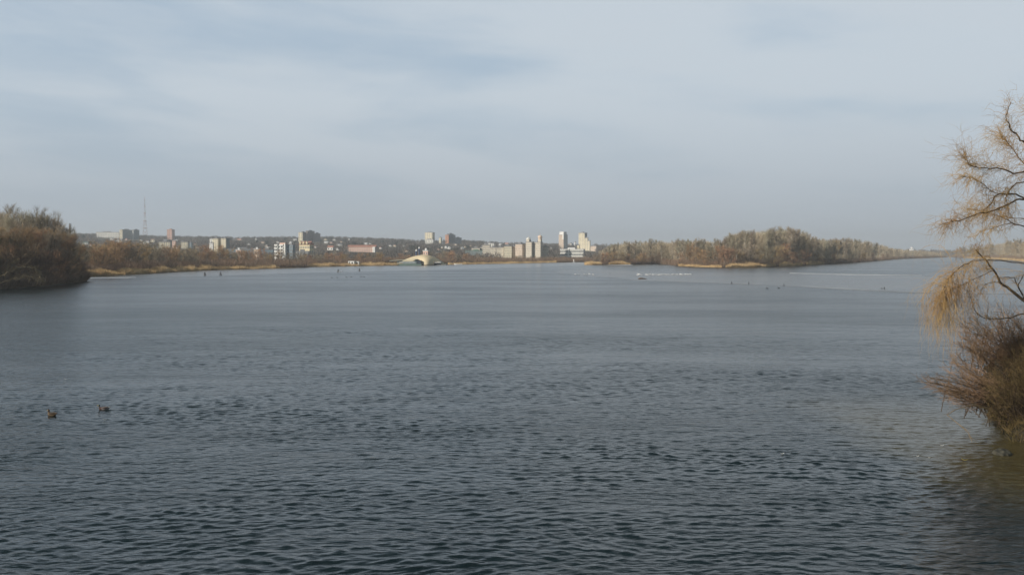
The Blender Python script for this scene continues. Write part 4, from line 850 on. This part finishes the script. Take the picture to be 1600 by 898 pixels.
# (pixels, depth offset start/end, radius start/end, shoots, droop, shoot length, first fraction)
LIMBS = [
 ([(1690, 285), (1645, 240), (1600, 222), (1594, 219), (1587, 208), (1580, 205), (1576, 192), (1571, 186), (1574, 172), (1580, 160)], 0, -1, .10, .014, 34, -.02, .85, .2),
 ([(1690, 330), (1645, 272), (1610, 267), (1583, 271), (1568, 264), (1553, 262), (1532, 263), (1515, 258), (1508, 249), (1509, 242)], 0, -1.6, .10, .010, 120, -.02, 1.3, .15),
 ([(1690, 300), (1640, 255), (1604, 262), (1592, 246), (1580, 228), (1566, 216), (1561, 206)], 0, 1.2, .08, .010, 110, .02, 1.2, .25),
 ([(1690, 345), (1640, 290), (1608, 284), (1588, 286), (1576, 297), (1571, 310), (1575, 322)], 0, .6, .085, .016, 45, .06, .9, .3),
 ([(1690, 372), (1630, 320), (1600, 311), (1588, 303), (1560, 303), (1553, 309), (1550, 318), (1540, 326), (1531, 333)], 0, -1, .09, .018, 60, .02, 1.1, .35),
 ([(1690, 380), (1630, 318), (1601, 311), (1588, 312), (1570, 322), (1545, 331), (1528, 334), (1512, 340), (1500, 345), (1486, 346), (1474, 350)], 0, -2.2, .105, .014, 130, .04, 1.1, .3),
 ([(1560, 303), (1545, 296), (1530, 284), (1518, 276), (1505, 276)], -.9, -2, .022, .008, 70, .06, .9, .1),
 ([(1690, 400), (1630, 356), (1600, 354), (1585, 350), (1570, 341), (1548, 334), (1530, 330), (1512, 326)], 0, 1.6, .07, .012, 70, .04, 1.0, .35),
 ([(1580, 348), (1565, 352), (1548, 357), (1535, 360), (1522, 369)], .8, 1.5, .03, .007, 34, .06, .8, .1),
 ([(1690, 380), (1635, 345), (1600, 342), (1580, 340), (1565, 338)], 1, 2, .05, .012, 20, .05, .7, .5),
 ([(1700, 540), (1640, 492), (1600, 469), (1578, 452), (1562, 441), (1552, 422), (1543, 410), (1533, 400), (1525, 390)], 0, -1.2, .155, .03, 60, .10, 1.0, .4),
 ([(1700, 420), (1650, 404), (1600, 411), (1572, 408), (1545, 406), (1520, 407), (1500, 417), (1486, 430), (1477, 445), (1470, 462)], 0, -2, .06, .012, 120, .26, 2.1, .5),
 ([(1552, 422), (1535, 430), (1520, 438), (1500, 446), (1486, 452), (1478, 466)], -.8, -1.8, .03, .008, 75, .28, 1.9, .2),
 ([(1562, 441), (1548, 441), (1538, 445), (1533, 452), (1532, 461)], -.6, -1.2, .03, .009, 14, .2, .7, .2),
 ([(1690, 520), (1630, 470), (1600, 466), (1590, 446), (1585, 434), (1570, 433), (1556, 434)], 0, .8, .09, .012, 24, .12, .8, .3),
 ([(1590, 446), (1600, 430), (1612, 420)], .4, 1, .04, .012, 18, .05, .8, .1),
 ([(1700, 500), (1640, 480), (1600, 490), (1578, 496), (1558, 498), (1540, 497), (1527, 490), (1520, 478), (1517, 462)], 0, -1, .075, .012, 30, .06, .7, .45),
 ([(1690, 300), (1680, 250), (1660, 210), (1630, 180), (1610, 165)], 0, 1, .08, .01, 90, .0, 1.2, .3),
 ([(1700, 350), (1720, 280), (1740, 210)], 0, 1, .1, .02, 60, .0, 1.3, .3),
 ([(1692, 460), (1740, 410), (1800, 380), (1850, 385), (1885, 410), (1900, 450)], 0, 1.5, .14, .012, 90, .2, 1.8, .3),
 ([(1692, 380), (1740, 320), (1800, 290), (1850, 300), (1880, 330)], 0, -1.5, .12, .012, 90, .1, 1.4, .3),
 ([(1692, 300), (1730, 240), (1780, 200), (1820, 200)], 0, 1, .1, .012, 80, .03, 1.2, .3),
 ([(1692, 240), (1690, 190), (1670, 140), (1660, 110)], 0, -1, .08, .01, 70, .0, 1.1, .2),
 ([(1692, 420), (1700, 360), (1720, 330), (1730, 340)], 0, -4, .11, .012, 70, .15, 1.5, .3), ([(1692, 400), (1680, 350), (1670, 320), (1675, 330)], 0, 4.5, .11, .012, 70, .15, 1.5, .3)]
for pxs, d0, d1, r_a, r_b, ns, droop, sl, f0 in LIMBS:
    n = len(pxs); pts = [P(a + (rg.uniform(-.8, .8) if 0 < i < n-1 else 0), b, DW + d0 + (d1 - d0) * i / (n - 1) + rg.uniform(-.12, .12)) for i, (a, b) in enumerate(pxs)]
    fine = []
    for i in range(n - 1):
        for k in range(3): fine.append(pts[i].lerp(pts[i+1], k / 3) + Vector((rg.gauss(0, .012), rg.gauss(0, .03), rg.gauss(0, .012))))
    fine.append(pts[-1]); m = len(fine)
    LM.tube(fine, [r_a * .62 + (r_b * .8 - r_a * .62) * (i / (m - 1)) ** .7 for i in range(m)], 6)
    for s_ in range(int(ns * 1.2)):
        t = f0 + (1 - f0) * rg.random() ** .8; p, d = interp(fine, min(t, .999))
        dr = (d * .7 + Vector((rg.gauss(-.15, .75), rg.gauss(0, .7), rg.gauss(.1 if droop < .1 else -.05, .75)))).normalized()
        L_ = sl * rg.uniform(.3, 1.25); q = grow(TW, p, dr, L_, rg.uniform(.006, .010), droop + .05, rg, 8, .26)
        for w_ in range(rg.randint(3, 6) if droop < .2 else rg.randint(4, 7)):
            p2, d2 = interp(q, rg.uniform(.1, 1)); dr2 = (d2 + Vector((rg.gauss(-.1, .6), rg.gauss(0, .6), rg.gauss(0, .6)))).normalized()
            grow(TW, p2, dr2, L_ * rg.uniform(.25, .8), rg.uniform(.0036, .0056), droop * 1.4 + .10, rg, 6, .24)
LM.tube(trunk, [.42, .36, .30, .22, .15, .06], 12)
inv = Matrix.Translation((-tx, -DW, -1.0))
for mbx, nm, mm in ((LM, 'trunk', 'willow_bark'), (TW, 'crown', 'willow_twig')):
    mbx.v = [tuple(inv @ Vector(v)) for v in mbx.v]; mbx.build(nm, M[mm], te, smooth=True)

# ------------------------------------------------------------ bushes below the willow
M['bush'] = mat('reddish_bush_twigs', (.30, .19, .125), .85, .15, nscale=.5, col2=(.13, .085, .04))
M['bush_low'] = mat('ochre_bush_twigs', (.12, .085, .035), .85, .15, nscale=.6, col2=(.07, .05, .025))
M['bush_stem'] = mat('bush_stems', (.085, .06, .04), .9, .1, .4, 3)
def bush(label, base, tips, n, seed, tm, D_, spread=.8, group='bushes on the right bank', drop=.02):
    rg = random.Random(seed); st = MB(); tw = MB(); bx = X(base[0], D_); e = empty('bush', (bx, D_, .3), 0, label, 'bush', group)
    for i in range(n):
        u = rg.random(); (ax, ay), (bx_, by_) = tips[int(u * (len(tips) - 1))], tips[int(u * (len(tips) - 1)) + 1]; f = rg.random()
        tp = P(ax + (bx_ - ax) * f + rg.gauss(0, 4), ay + (by_ - ay) * f + rg.gauss(0, 5), D_ + rg.uniform(-1.6, 1.6)); rt = Vector((bx + rg.gauss(0, spread), D_ + rg.gauss(0, .6), rg.uniform(.3, .9)))
        tp = rt.lerp(tp, rg.uniform(.45, 1.12) ** .6); L_ = (tp - rt).length; pts = [rt]
        sag = L_ * rg.uniform(.02, .10)
        for k in range(1, 7):
            t = k / 6; pts.append(rt.lerp(tp, t) + Vector((rg.gauss(0, .03), rg.gauss(0, .03), sag * math.sin(math.pi * t) + rg.gauss(0, .02))))
        st.tube(pts, [.020 * (1 - .8 * k / 6) for k in range(7)], 3, cap=False)
        for w_ in range(int(4 + L_ * 3.0)):
            p, d = interp(pts, min(.999, rg.uniform(.3, 1) ** .7)); dr = (d + Vector((rg.gauss(-.05, .42), rg.gauss(0, .45), rg.gauss(.12, .4)))).normalized()
            q = grow(tw, p, dr, rg.uniform(.25, .75), rg.uniform(.006, .0095), drop, rg, 3, .16)
            for z_ in range(2):
                p2, d2 = interp(q, rg.uniform(.3, 1)); grow(tw, p2, (d2 + Vector((rg.gauss(0, .5), rg.gauss(0, .5), rg.gauss(.05, .5)))), rg.uniform(.1, .3), .0055, 0, rg, 2, .15)
    inv = Matrix.Translation((-bx, -D_, -.3))
    for mbx, nm, mm in ((st, 'stems', M['bush_stem']), (tw, 'twigs', tm)):
        mbx.v = [tuple(inv @ Vector(v)) for v in mbx.v]; mbx.build(nm, mm, e)
bush('reddish bush reaching far left over the water below the willow', (1600, 668), [(1446, 596), (1450, 606), (1470, 583), (1490, 572), (1500, 560), (1480, 615), (1500, 628)], 85, 3, M['bush'], 45.0)
bush('upright reddish bush directly under the willow limbs', (1625, 655), [(1492, 545), (1500, 520), (1515, 508), (1535, 512), (1560, 500), (1585, 505), (1610, 498)], 95, 4, M['bush'], 48.0, 1.6)
bush('ochre bush hugging the right bank edge above the dark rock', (1618, 672), [(1535, 625), (1545, 600), (1560, 580), (1585, 560), (1610, 550), (1540, 640), (1556, 655)], 90, 5, M['bush_low'], 43.8, .9)
bush('tall reddish bush at the right frame edge under the willow', (1690, 640), [(1560, 560), (1580, 520), (1605, 495), (1640, 480), (1680, 470)], 70, 6, M['bush'], 47.0, 1.6)
bush('thin open reddish bush rising among the hanging willow twigs', (1640, 650), [(1488, 556), (1496, 530), (1512, 505), (1540, 492), (1570, 485), (1600, 480)], 70, 9, M['bush'], 46.5, 1.8)
# a dead branch hanging into the water
pts = [P(1560, 640, 44.0), P(1520, 632, 43.2), P(1492, 640, 42.6), P(1480, 648, 42.4), P(1500, 664, 42.0), P(1512, 674, 41.8), P(1519, 690, 41.7)]
de = empty('dead_branch', tuple(pts[-1]), 0, 'thin pale dead branch dipping into the water under the bush', 'branch')
mb = MB(); mb.tube(pts, [.03, .022, .018, .016, .014, .012, .010], 5)
for k in range(26):
    p, d = interp(pts, rg.uniform(.1, .95)); grow(mb, p, (d + Vector((rg.gauss(0, .5), rg.gauss(0, .5), rg.gauss(0, .4)))), rg.uniform(.2, .6), .006, .05, rg, 4)
mb.v = [tuple(Vector(v) - pts[-1]) for v in mb.v]; mb.build('branch', mat('dead_branch_bark', (.24, .18, .11), .9, .1, .3, 3), de)
# the rock
bm = bmesh.new(); bmesh.ops.create_icosphere(bm, subdivisions=4, radius=1)
for v in bm.verts:
    c = v.co; n_ = 1 + .12 * math.sin(3.1 * c.x + 1) * math.cos(2.7 * c.y) + .06 * math.sin(7 * c.x + 5 * c.z) + .03 * math.sin(13 * c.y + 9 * c.x)
    v.co = Vector((c.x * .36 * n_, c.y * .30 * n_, c.z * .20 * n_ * (1 - .2 * c.x)))
me = bpy.data.meshes.new('rock'); bm.to_mesh(me); bm.free()
o = link('rock', me, mat('wet_stone', (.022, .022, .018), .8, .3, nscale=3.5, col2=(.085, .08, .06), bump=.8, detail=8), smooth=True); o.location = (X(1571, 39.8), 39.8, .03); o.rotation_euler = (0, .1, .2)
tag(o, 'dark wet rock with a pale top in the shallows at the right', 'rock')
# leaning branches at the left stand
def limb_thing(name, label, cat, px, D0, m, r, tw, ln, seed, group=None):
    rg = random.Random(seed); pts = [P(a, b, D0 + i * .3) for i, (a, b) in enumerate(px)]; e = empty(name, tuple(pts[0]), 0, label, cat, group); mb = MB(); t_ = MB()
    mb.tube(pts, [r * (1 - .8 * i / (len(pts) - 1)) for i in range(len(pts))], 6)
    for k in range(tw):
        p, d = interp(pts, rg.uniform(.15, .99)); q = grow(t_, p, (d + Vector((rg.gauss(0, .5), rg.gauss(0, .5), rg.gauss(0, .4)))), ln * rg.uniform(.4, 1), .035, .06, rg, 4)
    for b_, nm in ((mb, 'trunk'), (t_, 'crown')):
        b_.v = [tuple(Vector(v) - pts[0]) for v in b_.v]; b_.build(nm, m, e)
M['arch'] = mat('pale_dead_wood', (.17, .14, .09), .9, .1, .4, .5)
limb_thing('leaning_tree', 'pale arching trunk leaning over the water at the left stand', 'tree', [(-12, 440), (0, 432), (14, 424), (26, 418.5), (40, 416.5), (52, 418), (60, 423), (64, 431)], 217, M['arch'], .09, 140, 2.8, 2)
limb_thing('leaning_tree', 'lower pale dead trunk reaching flat over the water at the left stand', 'tree', [(-10, 446), (12, 438), (30, 432.5), (46, 431.5), (56, 434), (64, 438)], 212, M['arch'], .07, 120, 2.6, 3)

# ------------------------------------------------------------ birds
def spline_body(spine, rad, n=9, sq=1.0):
    mb = MB(); mb.tube(spine, rad, n); me = mb.mesh('body'); me.polygons.foreach_set('use_smooth', [True] * len(me.polygons)); return me
def bm_(c, r=.7): return mat('plumage', c, r, .3, .25, 30)
def duck(px, py, rz, label, cols, sc=1.0):
    x, y = W(px, py); e = empty('duck', (x, y, -.025), rz, label, 'duck'); e.scale = (sc,) * 3
    body = spline_body([(.30, 0, .13), (.25, 0, .115), (.16, 0, .09), (.02, 0, .07), (-.10, 0, .07), (-.18, 0, .09), (-.225, 0, .12)], [.012, .045, .082, .105, .102, .075, .03], 12)
    body.materials.append(bm_(cols[0])); child('body', body, e)
    br = spline_body([(-.07, 0, .072), (-.15, 0, .08), (-.205, 0, .105), (-.225, 0, .15), (-.225, 0, .19)], [.104, .094, .068, .042, .034], 12); br.materials.append(bm_(cols[1])); child('breast', br, e)
    hd = spline_body([(-.225, 0, .185), (-.23, 0, .215), (-.24, 0, .25), (-.245, 0, .285), (-.245, 0, .302)], [.035, .042, .050, .036, .01], 12); hd.materials.append(bm_(cols[2], .4)); h_ = child('head', hd, e)
    bl = MB().tube([(-.28, 0, .25), (-.315, 0, .243), (-.345, 0, .236)], [.018, .017, .010], 8).mesh('bill'); bl.materials.append(bm_((.35, .26, .06))); child('bill', bl, e)
    ring = MB().tube([(-.226, 0, .183), (-.228, 0, .196)], .0385, 12).mesh('neck_ring'); ring.materials.append(bm_(cols[4])); child('neck_ring', ring, e)
    for s_ in (-1, 1):
        wg = spline_body([(-.12, s_*.085, .13), (-.03, s_*.10, .135), (.08, s_*.092, .135), (.19, s_*.06, .135), (.27, s_*.02, .14)], [.02, .04, .042, .028, .006], 8); wg.materials.append(bm_(cols[3])); child('wing', wg, e)
    tl = MB().tube([(.24, 0, .13), (.31, 0, .15), (.345, 0, .155)], [.04, .028, .012], 8).mesh('tail'); tl.materials.append(bm_(cols[5])); child('tail', tl, e)
duck(159.5, 640.5, .12, 'drake with dark green head and pale flanks, right of the brown duck', [(.24, .21, .20), (.06, .03, .022), (.008, .02, .014), (.14, .11, .10), (.5, .5, .48), (.3, .3, .29)], .98)
duck(78, 650, -.5, 'mottled brown duck left of the drake on the dark water', [(.075, .05, .025), (.13, .08, .04), (.07, .042, .025), (.045, .03, .018), (.12, .08, .045), (.05, .03, .02)], 1.08)
def gull_mesh():
    mb = MB(); mb.tube([(.42, 0, .26), (.30, 0, .27), (.12, 0, .26), (-.08, 0, .26), (-.2, 0, .33), (-.24, 0, .42), (-.27, 0, .49), (-.33, 0, .49), (-.39, 0, .475)], [.012, .07, .125, .135, .085, .055, .062, .03, .008], 8); return mb
gm = bm_((.75, .75, .74)); gd = bm_((.035, .035, .035))
def small_bird(name, cat, px, py, rz, m, label, group, sc, first, upright=0, legs=True):
    x, y = W(px, py)
    if first[0] is None:
        e = empty(name, (x, y, .04), rz); me = gull_mesh().mesh('body'); me.polygons.foreach_set('use_smooth', [True] * len(me.polygons)); me.materials.append(m)
        b = child('body', me, e); b.rotation_euler = (0, upright, 0); b.location = (0, 0, .12 if upright else 0); kids = [b]
        if legs:
            for s_ in (-.05, .05):
                lg = MB().tube([(.02, s_, .18), (.01, s_, .01), (-.07, s_, .008)], [.014, .012, .012], 5).mesh('leg'); lg.materials.append(M['trunk_dark']); kids.append(child('leg', lg, e))
        first[0] = e; first.append(kids)
    else: e = copy_tree(first[0], first[1], (x, y, .04), rz)
    e.scale = (sc, sc, sc); tag(e, label, cat, group); return e
fg = [None]; rb = random.Random(5)
spots = [996, 998.5, 1002.5] + [1009 + 2.05 * k + rb.uniform(-.6, .6) for k in range(16)] + [1042 + 2.6 * k + rb.uniform(-.7, .7) for k in range(15)]
for k, q in enumerate(spots):
    small_bird('gull', 'bird', q, 430.4 + rb.uniform(-.5, .5) - (q - 1000) * .008, rb.uniform(-.6, .6) + (math.pi if rb.random() < .4 else 0), gm, 'white bird in the long row standing on the ice before the island', 'white birds on the ice', rb.uniform(.8, 1.25) * (1.5 if k == 1 else 1), fg)
for q in (899, 904, 913.5, 917, 921, 927):
    small_bird('gull', 'bird', q, 429.2 + rb.uniform(-1, 1), rb.uniform(-.6, .6), gm, 'white bird in the short row left of the long white row', 'white birds in the short row', rb.uniform(.8, 1.1), fg)
fc = [None]
for q, py, lb in ((1142.5, 443.3, 'dark upright bird on the ice rim, leftmost of the spaced birds'), (1169, 443.8, 'dark upright bird on the ice rim, between two others'), (1224, 446.6, 'dark upright bird on the ice rim, near the thin dark crack'),
                  (1381, 452.0, 'larger dark bird of the close pair on the right ice rim'), (1377.3, 452.0, 'smaller dark bird of the close pair on the right ice rim')):
    small_bird('cormorant', 'bird', q, py, rb.uniform(-.5, .5), gd, lb, 'dark birds on the ice rim', 0.8 if q != 1377.3 else .6, fc, upright=.9)
fd = [None]
for q, py in ((518.5, 434), (527, 433.8), (541.5, 433.3), (549, 433), (564, 432.6), (569, 432.5), (1199, 451), (1217, 450.6), (847, 415.5), (871, 414.4), (953.5, 427.5)):
    small_bird('duck', 'duck', q, py, rb.uniform(-.5, .5), gd, ('tiny dark duck of the loose line afloat before the long red roofed block' if q < 600 else 'tiny dark duck afloat in front of the ice rim' if q > 1100 else 'tiny dark duck near the far bank'), 'distant dark ducks', .75 if q < 700 else .8, fd, legs=False).location.z = -.12
mb = MB(); mb.tube([(-1.3, 0, .22), (-.6, .05, .25), (.2, 0, .2), (.9, .08, .12), (1.3, .1, .05)], [.17, .2, .17, .12, .05], 8).tube([(-.3, 0, .25), (-.5, .25, .6)], [.07, .03], 5)
o = mb.build('log', M['trunk_dark'], smooth=True); o.location = (*W(1004, 436), .0); o.rotation_euler = (0, 0, -.1); tag(o, 'dark drift log frozen on the ice below the white birds', 'log')

# ------------------------------------------------------------ ice anglers
def seated_person(name, loc, rz, label, dark, sc=1.0):
    e = empty(name, loc, rz, label, 'person'); e.scale = (sc,) * 3
    J = [((0, 0, .48), .17), ((0, -.02, .75), .17), ((0, -.08, 1.0), .15), ((0, -.11, 1.12), .06), ((0, -.15, 1.25), .10), ((0, -.15, 1.33), .08),
         ((.1, -.25, .52), .095), ((.13, -.48, .52), .075), ((.13, -.5, .28), .06), ((.13, -.5, .07), .055), ((.14, -.66, .05), .045),
         ((-.1, -.25, .52), .095), ((-.13, -.48, .52), .075), ((-.13, -.5, .28), .06), ((-.13, -.5, .07), .055), ((-.14, -.66, .05), .045),
         ((.21, -.1, .99), .065), ((.26, -.22, .76), .052), ((.15, -.42, .70), .042), ((.10, -.49, .70), .035), ((-.21, -.1, .99), .065), ((-.26, -.22, .76), .052), ((-.15, -.42, .70), .042), ((-.10, -.49, .70), .035)]
    E = [(0,1), (1,2), (2,3), (3,4), (4,5), (0,6), (6,7), (7,8), (8,9), (9,10), (0,11), (11,12), (12,13), (13,14), (14,15), (2,16), (16,17), (17,18), (18,19), (2,20), (20,21), (21,22), (22,23)]
    me = bpy.data.meshes.new('body'); me.from_pydata([j[0] for j in J], E, []); me.materials.append(dark); o = child('body', me, e)
    sk = o.modifiers.new('skin', 'SKIN'); 
    for i, j in enumerate(J): me.skin_vertices[0].data[i].radius = (j[1], j[1])
    me.skin_vertices[0].data[0].use_root = True; o.modifiers.new('sub', 'SUBSURF').levels = 1
    ht = MB().tube([(0, -.15, 1.30), (0, -.15, 1.36), (0, -.14, 1.42)], [.125, .115, .05], 10).mesh('hat'); ht.materials.append(B['slate']); child('hat', ht, e)
    return e
cloth = [mat('dark_coat', (.03, .032, .04), .9, .1, .3, 8), mat('navy_coat', (.035, .04, .055), .9, .1, .3, 8), mat('dark_green_coat', (.035, .04, .035), .9, .1, .3, 8), mat('grey_coat', (.08, .08, .09), .9, .1, .3, 8)]
boxm = mat('tackle_box_paint', (.10, .09, .08), .6, .3, .3, 5)
for k, (px, py, rz, lb) in enumerate(((319.5, 430.6, 1.2, 'person in dark clothing sitting on the ice, leftmost of four'), (345.3, 430.3, -1.0, 'person in dark clothing sitting on the ice right before the small white boat'),
                                      (528, 425.0, .9, 'person in dark clothing sitting on the ice beside a pale sled'), (562, 423.4, -.6, 'person in grey clothing sitting on the ice, rightmost of four'))):
    x, y = W(px, py); seated_person('person', (x, y, .035), rz, lb, cloth[k], .98)
    mb = MB().box(-.18, -.15, 0, .18, .22, .34).box(-.19, -.16, .345, .19, .23, .39); o = mb.build('tackle_box', boxm); o.location = (x, y, .035); o.rotation_euler = (0, 0, rz)
    tag(o, 'dark box under the ' + ('leftmost sitting person', 'second sitting person from the left', 'person sitting beside the pale sled', 'rightmost sitting person')[k], 'box', 'boxes used as seats')
x, y = W(531.5, 425.1); mb = MB().box(-.6, -.25, .12, .6, .25, .42).box(-.7, -.24, .02, .7, -.18, .1).box(-.7, .18, .02, .7, .24, .1); o = mb.build('sled', wallmat('pale_sled', (.5, .52, .55))); o.location = (x, y, .035); o.rotation_euler = (0, 0, .3)
tag(o, 'pale sled on the ice beside a sitting person', 'sled')

# ------------------------------------------------------------ flecks on the water
def fleck(px, py, L_, rz, m, label, name, cat):
    mb = MB(); V = []; F = []; n = 6
    for i in range(n + 1):
        t = i / n; w = L_ * .2 * math.sin(math.pi * (.08 + .88 * t)); x = (t - .5) * L_; z = .012 + .25 * L_ * (2 * t - 1) ** 2
        V += [(x, -w, z + w * .35), (x, 0, z), (x, w, z + w * .35), (x, 0, z - .008)]
    for i in range(n):
        for k in range(4): F.append((i*4+k, i*4+(k+1)%4, (i+1)*4+(k+1)%4, (i+1)*4+k))
    mb.poly(V, F); o = mb.build(name, m, smooth=True); x, y = W(px, py); o.location = (x, y, .03); o.rotation_euler = (0, 0, rz); tag(o, label, cat)
fw = mat('white_feather', (.75, .74, .70), .6, .3, .1, 10); fy = mat('yellow_leaf', (.55, .45, .18), .6, .3, .2, 10)
for q in ((101, 594, .24, .2, fw, 'white feather floating above and right of the brown duck', 'feather', 'feather'), (161, 658, .24, .1, fw, 'white feather floating just below the drake', 'feather', 'feather'),
          (1225, 712, .16, .4, fw, 'tiny white feather alone on open water right of the middle', 'feather', 'feather'), (1438, 716, .12, .3, fw, 'tiny white feather left of the bush reflection', 'feather', 'feather'),
          (1476, 699, .15, .2, fw, 'white feather floating under the tip of the low bush', 'feather', 'feather'), (1512, 722, .26, -.5, fy, 'pale yellow leaf floating left of the rock', 'leaf', 'leaf'), (1456, 718, .09, .1, fw, 'faint small feather between two others near the right bank', 'feather', 'feather')):
    fleck(*q)

# ------------------------------------------------------------ air
hb = MB().box(-19000, -600, -6, 19000, 11000, 160).build('haze', None)
hm = bpy.data.materials.new('haze_air'); hm.use_nodes = True; nt = hm.node_tree; nt.nodes.clear(); out = nt.nodes.new('ShaderNodeOutputMaterial'); pv = nt.nodes.new('ShaderNodeVolumePrincipled')
pv.inputs['Color'].default_value = (.87, .93, 1.0, 1); pv.inputs['Density'].default_value = HAZE; pv.inputs['Anisotropy'].default_value = 0.1
nt.links.new(pv.outputs[0], out.inputs['Volume']); hb.data.materials.append(hm); tag(hb, 'pale winter haze over the river', 'haze', kind='stuff')

# ------------------------------------------------------------ labels that would repeat: by place along their row
ORD = ['first', 'second', 'third', 'fourth', 'fifth', 'sixth', 'seventh', 'eighth', 'ninth', 'tenth', 'eleventh', 'twelfth', 'thirteenth', 'fourteenth', 'fifteenth', 'sixteenth']
from collections import defaultdict
dd = defaultdict(list)
for o in scene.objects:
    if o.parent is None and 'label' in o and o.get('kind') is None and o.get('group') in RELABEL: dd[o['label']].append(o)
for lb, os_ in dd.items():
    if len(os_) > 1:
        os_.sort(key=lambda o: o.location.x / o.location.y); n = len(os_)
        for i, o in enumerate(os_):
            if len(lb.split()) > 13: lb = lb.replace(' at the water', '').replace('small ', '')
            o['label'] = (lb + ', leftmost') if i == 0 else (lb + ', rightmost') if i == n - 1 else (lb + ', ' + (ORD[i] if i < n / 2 else ORD[n - 1 - i]) + (' from left' if i < n / 2 else ' from right'))
